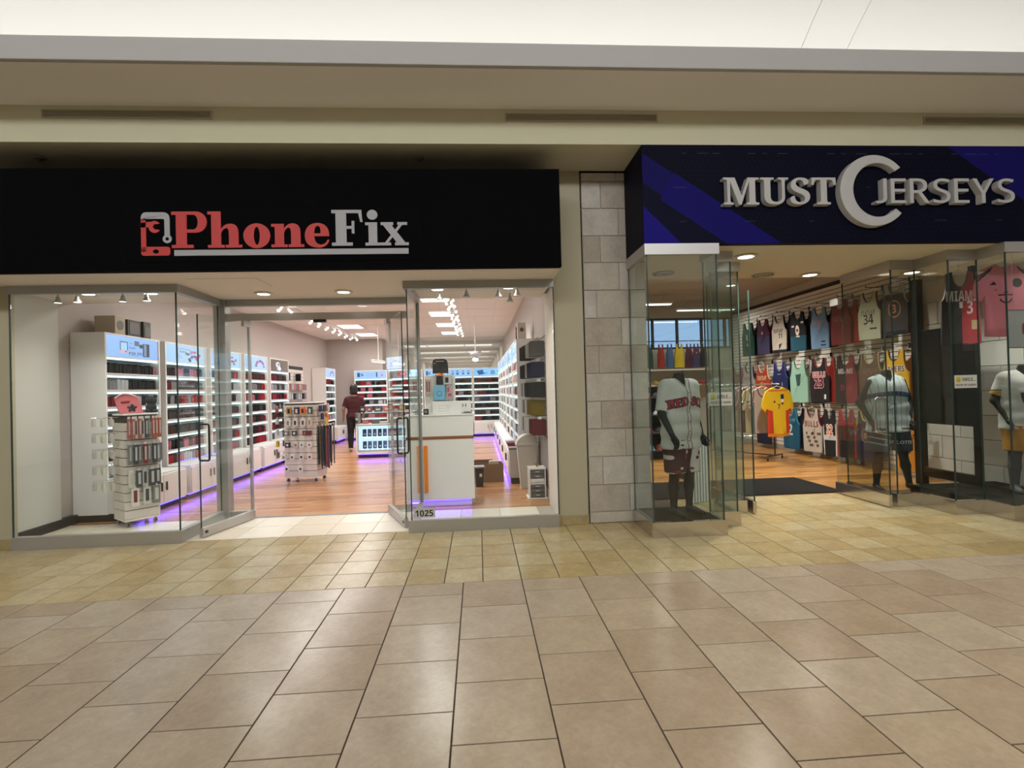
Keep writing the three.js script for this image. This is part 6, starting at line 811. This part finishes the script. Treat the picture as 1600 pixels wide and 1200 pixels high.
// jerseys, caps and stock on the back wall
{
  const fx = thing('wall_rail', 'dark garment rail under the clerestory window', 'rail', [5.2, 2.70, -13.42]); mesh('bar', rod([-1.0, 0.0, 0], [1.4, 0.0, 0], 0.012), M.darkPlastic, fx); for (const x of [-0.95, 0.2, 1.35]) mesh('bracket', rod([x, 0, 0], [x, 0, -0.17], 0.01), M.darkPlastic, fx);
  [['green', 4.55, 'dark green jersey on the rail under the clerestory'], ['tank_red', 4.86, 'red jersey on the rail under the clerestory'], ['tank_blue', 5.10, 'blue jersey on the rail under the clerestory'], ['tank_yellow', 5.36, 'yellow jersey on the rail under the clerestory'], ['tank_wine', 5.62, 'wine red jersey on the rail under the clerestory'], ['purple', 5.82, 'purple jersey on the rail under the clerestory'], ['tank_black', 6.02, 'black jersey on the rail under the clerestory']].forEach(([k, x, l]) => jersey(k, l, k === 'tank_yellow' ? 0.26 : 0.19, 0.62, [x, 2.62, -13.42], 0.0, { group: 'jerseys under the clerestory' }));
  const sh = thing('wall_shelf', 'long pale cap shelf under the hanging jerseys', 'shelf', [5.2, 1.93, -13.38]); mesh('board', rbx(-1.0, 1.5, -0.02, 0.02, -0.2, 0.2, 0.004), M.jerseySlat, sh); mesh('board', rbx(-1.0, 1.5, -0.42, -0.38, -0.2, 0.2, 0.004), M.jerseySlat, sh); for (const x of [-0.9, 0.3, 1.4]) mesh('bracket', bx(x - 0.01, x + 0.01, -0.5, -0.02, -0.21, -0.19), M.darkPlastic, sh);
  const capG = new THREE.SphereGeometry(0.095, 18, 8, 0, 2 * PI, 0, PI / 2).scale(1, 1.1, 1.1), brim = extrude((() => { const s = new THREE.Shape(); s.moveTo(-0.085, 0); s.quadraticCurveTo(0, -0.05, 0.085, 0); s.quadraticCurveTo(0.08, -0.13, 0, -0.14); s.quadraticCurveTo(-0.08, -0.13, -0.085, 0); return s; })(), 0.006).rotateX(-PI / 2).translate(0, 0.004, 0.06);
  const capM = { white: [0.55, 0.53, 0.5], gold: [0.50, 0.28, 0.03], wine: [0.16, 0.02, 0.04], black: [0.02, 0.02, 0.022], navy: [0.03, 0.035, 0.08], sky: [0.16, 0.26, 0.40], red: [0.3, 0.03, 0.03] };
  ['white', 'gold', 'wine', 'black', 'white', 'black', 'red', 'black', 'navy'].forEach((c, i) => { const t = thing('baseball_cap', `${c} cap, ${['first', 'second', 'third', 'fourth', 'fifth', 'sixth', 'seventh', 'eighth', 'ninth'][i]} on the long cap shelf from the vitrine side`, 'cap', [4.42 + i * 0.25, 1.552, -13.32], rr(-0.3, 0.3), 'caps on the long shelf'); const m = mat(capM[c], 0.8); mesh('crown', capG, m, t); mesh('brim', brim, m, t); mesh('button', new THREE.SphereGeometry(0.009, 6, 5).translate(0, 0.106, 0), m, t); });
  const gd = thing('cap_stand', 'dark stepped stand of caps behind the white button shirt', 'display stand', [3.75, 0.002, -10.6]); for (let k = 0; k < 4; k++) mesh('tier', rbx(-0.55, 0.55, 0.18 + k * 0.36, 0.20 + k * 0.36, -0.25, 0.25 - k * 0.05, 0.004), M.darkPlastic, gd); for (const s of [-1, 1]) mesh('side', bx(s * 0.55 - 0.012, s * 0.55 + 0.012, 0, 1.5, -0.25, 0.1), M.darkPlastic, gd); mesh('back', bx(-0.54, 0.54, 0, 1.5, -0.25, -0.24), M.blackPaint, gd);
  for (let r = 0; r < 4; r++) for (let k = 0; k < 5; k++) { const c = ['black', 'navy', 'sky', 'white', 'red', 'wine', 'black'][(r * 3 + k * 2) % 7], t = thing('baseball_cap', `${c} cap on the ${['lowest', 'second', 'third', 'top'][r]} tier of the dark cap stand`, 'cap', [3.33 + k * 0.21, 0.204 + r * 0.36, -10.58 - r * 0.03], rr(-0.2, 0.2), `${c} caps on the ${['lowest', 'second', 'third', 'top'][r]} tier of the dark stand`), m = mat(capM[c], 0.8); mesh('crown', capG, m, t); mesh('brim', brim, m, t); }
  const bx1 = thing('stock_box', 'orange box with a white W standing beside the dark cap stand', 'box', [3.42, 0.002, -8.3], 0.3); mesh('carton', rbx(-0.12, 0.12, 0.52, 0.80, -0.08, 0.08, 0.004), mat([0.50, 0.10, 0.03], 0.6), bx1); mesh('stand', rbx(-0.14, 0.14, 0, 0.52, -0.1, 0.1, 0.004), M.darkPlastic, bx1); mesh('letter_print', extrude(poly([[-0.08, 0.09], [-0.055, 0.09], [-0.035, 0.02], [0, 0.08], [0.035, 0.02], [0.055, 0.09], [0.08, 0.09], [0.045, -0.04], [0.03, -0.04], [0, 0.025], [-0.03, -0.04], [-0.045, -0.04]]), 0.003).translate(0, 0.64, 0.08), M.whitePlastic, bx1);
}
{ // rolling rack with shirts
  const r = thing('garment_rack', 'black rolling garment rack full of shirts', 'garment rack', [5.48, 0.002, -10.45], 0.52);   // bar along local z
  mesh('bar', rod([0, 1.50, -0.75], [0, 1.50, 0.82], 0.014), M.chrome, r); for (const s of [-1, 1]) { mesh('upright', rod([0, 0.09, s * 0.68], [0, 1.50, s * 0.68], 0.014), M.darkPlastic, r); mesh('foot_bar', rod([-0.27, 0.09, s * 0.68], [0.27, 0.09, s * 0.68], 0.014), M.darkPlastic, r); for (const q of [-1, 1]) { const c = mesh('caster', cyl(0.01, 0.01, 0.03, q * 0.26, 0.07, s * 0.68, 8), M.chrome, r); mesh('wheel', new THREE.TorusGeometry(0.024, 0.014, 8, 16).rotateY(0.4).translate(q * 0.26, 0.039, s * 0.68), M.rubber, c); } } mesh('base_bar', rod([0, 0.09, -0.68], [0, 0.09, 0.68], 0.012), M.darkPlastic, r);
  const place = (k, s, l, w, h, nm) => { const a = 0.52, x = 5.48 + Math.sin(a) * s, z = -10.45 + Math.cos(a) * s; jersey(k, l, w, h, [x, 1.43, z], a - 0.35 + rr(-0.06, 0.06), { tee: true, name: 'football_shirt', category: 'shirt', group: 'shirts on the rolling rack' }); };
  place('yellow_tee', 0.755, 'yellow shirt with red sides facing out on the rolling rack', 0.70, 0.95);
  ['tee_white', 'tee_cream', 'tee_red', 'tee_white', 'tee_navy', 'tee_red', 'tee_white'].forEach((k, i) => place(k, 0.44 - i * 0.16, `${{ tee_white: 'white', tee_cream: 'cream', tee_red: 'dark red', tee_navy: 'navy' }[k]} shirt, ${['first', 'second', 'third', 'fourth', 'fifth', 'sixth', 'seventh'][i]} behind the yellow one on the rolling rack`, 0.66, 0.90));
}
// ---------------------------------------------------------------- window of the jersey shop: board, garments, signs
{
  const b = thing('display_board', 'tall black display board frame behind the stepped glass', 'display board', [6.40, 0, -6.68]);
  mesh('post', rbx(-0.05, 0.05, 0, 2.966, -0.49, -0.37, 0.004), M.black, b); mesh('post', rbx(-0.03, 0.03, 0.13, 2.966, 0.40, 0.46, 0.004), M.black, b); mesh('panel', rbx(-0.02, 0.02, 0.89, 2.22, -0.37, 0.40, 0.004), M.black, b); mesh('bottom_band', rbx(-0.03, 0.03, 0.131, 0.26, -0.37, 0.40, 0.004), M.black, b);
  const mi = jersey('miami', 'black and red tank top hanging in front of the black board', 0.43, 0.90, [6.10, 2.86, -6.14], -0.25); mesh('wire', rod([0, 0.08, 0.012], [0, 0.104, 0.012], 0.002, 5), M.alu, mi);
  const pk = jersey('pink', 'pink shirt with an anchor print hanging in the corner vitrine', 0.66, 0.82, [6.08, 2.82, -5.58], -0.12, { tee: true, name: 'football_shirt', category: 'shirt' }); mesh('wire', rod([0, 0.08, 0.012], [0, 0.144, 0.012], 0.002, 5), M.alu, pk);
  const smile = canvasTex(256, 144, (c, w, h) => { c.fillStyle = '#d9d7cc'; c.fillRect(0, 0, w, h); c.fillStyle = '#d8c230'; c.beginPath(); c.arc(46, 50, 30, 0, 7); c.fill(); c.fillStyle = '#202020'; c.beginPath(); c.arc(37, 44, 4, 0, 7); c.arc(56, 44, 4, 0, 7); c.fill(); c.lineWidth = 4; c.strokeStyle = '#202020'; c.beginPath(); c.arc(46, 52, 17, 0.3, 2.8); c.stroke(); c.font = 'bold 50px sans-serif'; c.fillText('SMILE...', 86, 66, 160); c.font = 'bold 32px sans-serif'; c.fillText("YOU'RE ON CAMERA", 12, 122, 232); });
  const sm = mat(0xffffff, 0.6, 0, { map: smile });
  tag(mesh('notice', new THREE.PlaneGeometry(0.27, 0.145).translate(5.475, 1.485, -5.463), sm), 'SMILE notice on the stepped glass before the black board', 'notice'); tag(mesh('notice', new THREE.PlaneGeometry(0.26, 0.145).translate(2.61, 1.37, -5.423), sm), 'SMILE notice on the vitrine glass beside the white button shirt', 'notice');
  const po = thing('poster', 'white framed poster with a dark red emblem in the corner vitrine', 'poster', [5.99, 2.04, -5.20]); mesh('sheet', rbx(-0.27, 0.27, -0.20, 0.20, -0.004, 0.0, 0.002, 1), mat([0.50, 0.49, 0.50], 0.5), po); mesh('frame', [bx(-0.28, 0.28, 0.20, 0.208, -0.006, 0.004), bx(-0.28, 0.28, -0.208, -0.20, -0.006, 0.004), bx(-0.28, -0.272, -0.2, 0.2, -0.006, 0.004), bx(0.272, 0.28, -0.2, 0.2, -0.006, 0.004)], mat([0.22, 0.05, 0.06], 0.5), po); const hx = new THREE.Shape(); for (let k = 0; k < 8; k++) { const a = PI / 8 + k * PI / 4; k ? hx.lineTo(Math.cos(a) * 0.12, Math.sin(a) * 0.12) : hx.moveTo(Math.cos(a) * 0.12, Math.sin(a) * 0.12); } mesh('emblem', extrude(hx, 0.002).translate(0, 0, 0.001), mat([0.30, 0.02, 0.03], 0.5), po); mesh('wire', [rod([-0.2, 0.2, 0], [-0.2, 0.92, 0], 0.002, 5), rod([0.2, 0.2, 0], [0.2, 0.92, 0], 0.002, 5)], M.alu, po);
  const fp = thing('leaning_panel', 'pale ribbed panel leaning inside the glass door', 'panel', [2.86, 0.003, -6.55], 0.3); for (let k = 0; k < 7; k++) mesh('rib', rbx(-0.15 + k * 0.045, -0.125 + k * 0.045, 0, 0.86, -0.01, 0.01, 0.003, 1), M.whitePlastic, fp); mesh('sheet', bx(-0.15, 0.145, 0, 0.86, -0.016, -0.01), mat([0.35, 0.38, 0.36], 0.6), fp);
}
// ---------------------------------------------------------------- mannequins
function mannequin(label, pos, turn, scale, joints, wear) {
  const F = figure(joints), t = thing('mannequin', label, 'mannequin', pos, turn); t.scale.setScalar(scale);
  const body = blend([...F.torso, ...F.neck, ...F.armL, ...F.armR, ...F.legL, ...F.legR], 0.03);
  mesh('body', mergeGeometries([netGeometry(clampF(body, below(1.535), above(0.004)), ...box3(1.6), 0.013), hand(F.J.wr, ends(F.J.wr, F.J.el), -1, 0.5), hand(F.wR, ends(F.wR, F.eR), 1, 0.5)].map(flat)), wear.skin || M.mannequin, t);
  const sleeveCut = (E, S, q) => { const d = ends(E, S), P = [0, 1, 2].map((i) => S[i] + (E[i] - S[i]) * q); return (x, y, z) => (x - P[0]) * d[0] + (y - P[1]) * d[1] + (z - P[2]) * d[2]; };
  const sR = [-F.J.sh[0], F.J.sh[1], F.J.sh[2]], fold = (f, a) => (x, y, z) => f(x, y, z) + a * (Math.sin(x * 34 + y * 9 + z * 20) * 0.5 + Math.sin(x * 19 - y * 21) * 0.5) * (y < 1.25 ? 1 : 0.3);
  const trunk = [...grow(F.torso.slice(0, wear.sleeve ? 7 : 6), 0.02), cap([-0.115, wear.hem + 0.02, 0], [0.115, wear.hem + 0.02, 0], 0.133, 0.133), cap([-0.125, 1.05, 0], [0.125, 1.05, 0], 0.128, 0.128), cap([-0.12, 0.9, 0], [0.12, 0.9, 0], 0.13, 0.13), cap([-0.115, 1.22, 0], [0.115, 1.22, 0], 0.128, 0.128)];
  if (!wear.sleeve) trunk.push(cap([-0.10, 1.385, -0.01], [0.10, 1.385, -0.01], 0.072, 0.072));
  const sl = wear.sleeve ? [clampF(grow([F.armL[0]], 0.03)[0], sleeveCut(F.J.el, F.J.sh, wear.sleeve)), clampF(grow([F.armR[0]], 0.03)[0], sleeveCut(F.eR, sR, wear.sleeve))] : [];
  const vneck = (x, y, z) => { return z > 0 ? 0.0 - Math.max(Math.abs(x) * 1.4 + 1.37 - y, -1) : -1; };
  const top = clampF(fold(blend([...trunk, ...sl], 0.035), 0.006), above(wear.hem), below(1.478), vneck);
  mesh('shirt', planarUV(netGeometry(top, [-0.48, wear.hem - 0.05, -0.3], [0.48, 1.6, 0.32], 0.012), -0.45, 0.45, 0.65, 1.5), mat(0xffffff, 0.85, 0, { map: wear.shirt }), t);
  const sh = [...grow([F.legL[0]], 0.052), ...grow([F.legR[0]], 0.052), cap([-0.085, 0.9, 0], [0.085, 0.9, 0], 0.13, 0.13)];
  mesh('shorts', planarUV(netGeometry(clampF(fold(blend(sh, 0.03), 0.008), above(wear.shortHem), below(Math.min(0.98, wear.hem + 0.06))), [-0.45, wear.shortHem - 0.05, -0.35], [0.45, 1.05, 0.35], 0.012), -0.35, 0.35, 0.4, 0.95), mat(0xffffff, 0.8, 0, { map: wear.shorts }), t);
  if (wear.legs) mesh('leggings', netGeometry(clampF(blend([...grow(F.legL, 0.008), ...grow(F.legR, 0.008)], 0.02), above(0.006), below(0.72)), [-0.4, 0, -0.3], [0.4, 0.8, 0.4], 0.013), wear.legs, t);
  return t;
}
{
  const art = (fn) => canvasTex(512, 512, fn);
  const shirt1 = art((c, w, h) => { c.fillStyle = '#b9b8b2'; c.fillRect(0, 0, w, h); c.strokeStyle = '#5c2028'; c.lineWidth = 5; for (const s of [-1, 1]) { c.beginPath(); c.moveTo(w / 2 + s * 70, 0); c.lineTo(w / 2 + s * 13, 80); c.lineTo(w / 2 + s * 13, h); c.stroke(); } c.fillStyle = '#1e2440'; for (let k = 0; k < 6; k++) { c.beginPath(); c.arc(w / 2, 110 + k * 62, 4, 0, 7); c.fill(); } c.textAlign = 'center'; [...'RED'].forEach((ch, i) => word(ch, w / 2 - 118 + i * 44, 206 - i * 8, -0.18)); [...'SOX'].forEach((ch, i) => word(ch, w / 2 + 34 + i * 44, 190 + i * 8, 0.16)); function word(ch, x, y, r) { c.save(); c.translate(x, y); c.rotate(r); c.font = 'bold 72px serif'; c.lineWidth = 10; c.strokeStyle = '#1c2238'; c.strokeText(ch, 0, 0); c.fillStyle = '#a3202a'; c.fillText(ch, 0, 0); c.restore(); } c.fillStyle = '#4a4848'; c.fillRect(w * 0.36, h * 0.80, 44, 5); });
  const shorts1 = art((c, w, h) => { c.fillStyle = '#3d0c16'; c.fillRect(0, 0, w, h); c.fillStyle = '#b8b2ae'; c.fillRect(w * 0.55, 0, w * 0.2, h); c.fillRect(0, h * 0.86, w, 12); for (let k = 0; k < 22; k++) { c.fillStyle = ['#7a1c28', '#b8b2ae', '#24141a'][k % 3]; c.beginPath(); c.arc((k * 97) % w, h * 0.45 + (k * 61) % 260, 26 - (k % 4) * 4, 0, 7); c.fill(); }  });
  mannequin('headless dark mannequin in a white button shirt with red lettering', [2.15, 0.151, -5.40], 0.42, 0.985, { sh: [0.185, 1.385, -0.01], el2: [-0.27, 1.10, 0.0], wr2: [-0.24, 0.87, 0.12] }, { shirt: shirt1, shorts: shorts1, hem: 0.72, shortHem: 0.46, sleeve: 0.92 });
  const shirt2 = art((c, w, h) => { c.fillStyle = '#a6aeb0'; c.fillRect(0, 0, w, h); c.strokeStyle = '#55606e'; c.lineWidth = 3; for (let x = 130; x < 400; x += 36) { c.beginPath(); c.moveTo(x, 40); c.lineTo(x, h); c.stroke(); } c.fillStyle = '#39506a'; c.beginPath(); c.moveTo(110, 168); c.quadraticCurveTo(256, 120, 402, 168); c.lineTo(402, 205); c.quadraticCurveTo(256, 158, 110, 205); c.fill(); c.textAlign = 'center'; c.fillStyle = '#1e2c44'; for (let k = 0; k < 9; k++) c.fillRect(136 + k * 27, 166 - Math.sin((k + 0.5) / 9 * PI) * 22, 14, 26); c.font = 'bold 150px sans-serif'; c.lineWidth = 10; c.strokeStyle = '#39506a'; c.strokeText('1', 256, 350); c.fillStyle = '#a6aeb0'; c.fillText('1', 256, 350); c.fillStyle = '#39506a'; c.fillRect(60, 0, 130, 26); c.fillRect(320, 0, 130, 26); });
  const shorts2 = art((c, w, h) => { c.fillStyle = '#12202e'; c.fillRect(0, 0, w, h); c.fillStyle = '#9aa0a2'; c.save(); c.translate(60, 170); c.rotate(0.28); for (let k = 0; k < 3; k++) c.fillRect(0, k * 62, 190, 14); c.restore(); c.fillStyle = '#5c1c24'; c.fillRect(300, 70, 150, 90); c.fillStyle = '#8a9298'; c.beginPath(); c.ellipse(240, 130, 60, 30, -0.5, 0, 7); c.fill(); c.font = 'bold 52px sans-serif'; c.fillStyle = '#a8aaa6'; c.fillText('CHARLOTTE', 170, 330, 250); });
  mannequin('headless dark mannequin in a sleeveless grey jersey numbered 1 and navy shorts', [5.66, 0.002, -6.82], -0.18, 1.085, { el: [0.30, 1.12, -0.06], wr: [0.235, 0.90, 0.05], kn: [0.17, 0.49, 0.0], an: [0.25, 0.075, -0.03], kn2: [-0.12, 0.49, 0.02], an2: [-0.16, 0.075, 0.0] }, { shirt: shirt2, shorts: shorts2, hem: 0.74, shortHem: 0.50, sleeve: 0 });
  const shirt3 = art((c, w, h) => { c.fillStyle = '#a9a9a6'; c.fillRect(0, 0, w, h); c.fillStyle = '#9c7420'; c.fillRect(0, 165, 118, 34); c.fillRect(394, 165, 118, 34); c.fillStyle = '#1a1a1c'; c.fillRect(0, 155, 118, 8); c.fillRect(0, 201, 118, 8); c.fillRect(394, 155, 118, 8); c.fillRect(394, 201, 118, 8); c.beginPath(); c.moveTo(200, 180); c.lineTo(300, 170); c.lineTo(316, 230); c.lineTo(220, 260); c.fill(); });
  const shorts3 = art((c, w, h) => { c.fillStyle = '#a06c12'; c.fillRect(0, 0, w, h); c.fillStyle = '#8a5a10'; c.fillRect(w * 0.1, 0, 40, h); c.fillRect(w * 0.8, 0, 40, h); });
  mannequin('headless dark mannequin in a white shirt with gold sleeve bands and yellow shorts', [6.56, 0.131, -5.80], -0.45, 1.0, { el: [0.28, 1.10, 0.0], wr: [0.25, 0.88, 0.10], el2: [-0.28, 1.11, -0.02], wr2: [-0.20, 0.88, 0.08] }, { shirt: shirt3, shorts: shorts3, hem: 0.76, shortHem: 0.50, sleeve: 0.8, legs: mat([0.06, 0.06, 0.065], 0.8) });
}
renderer.render(scene, camera);
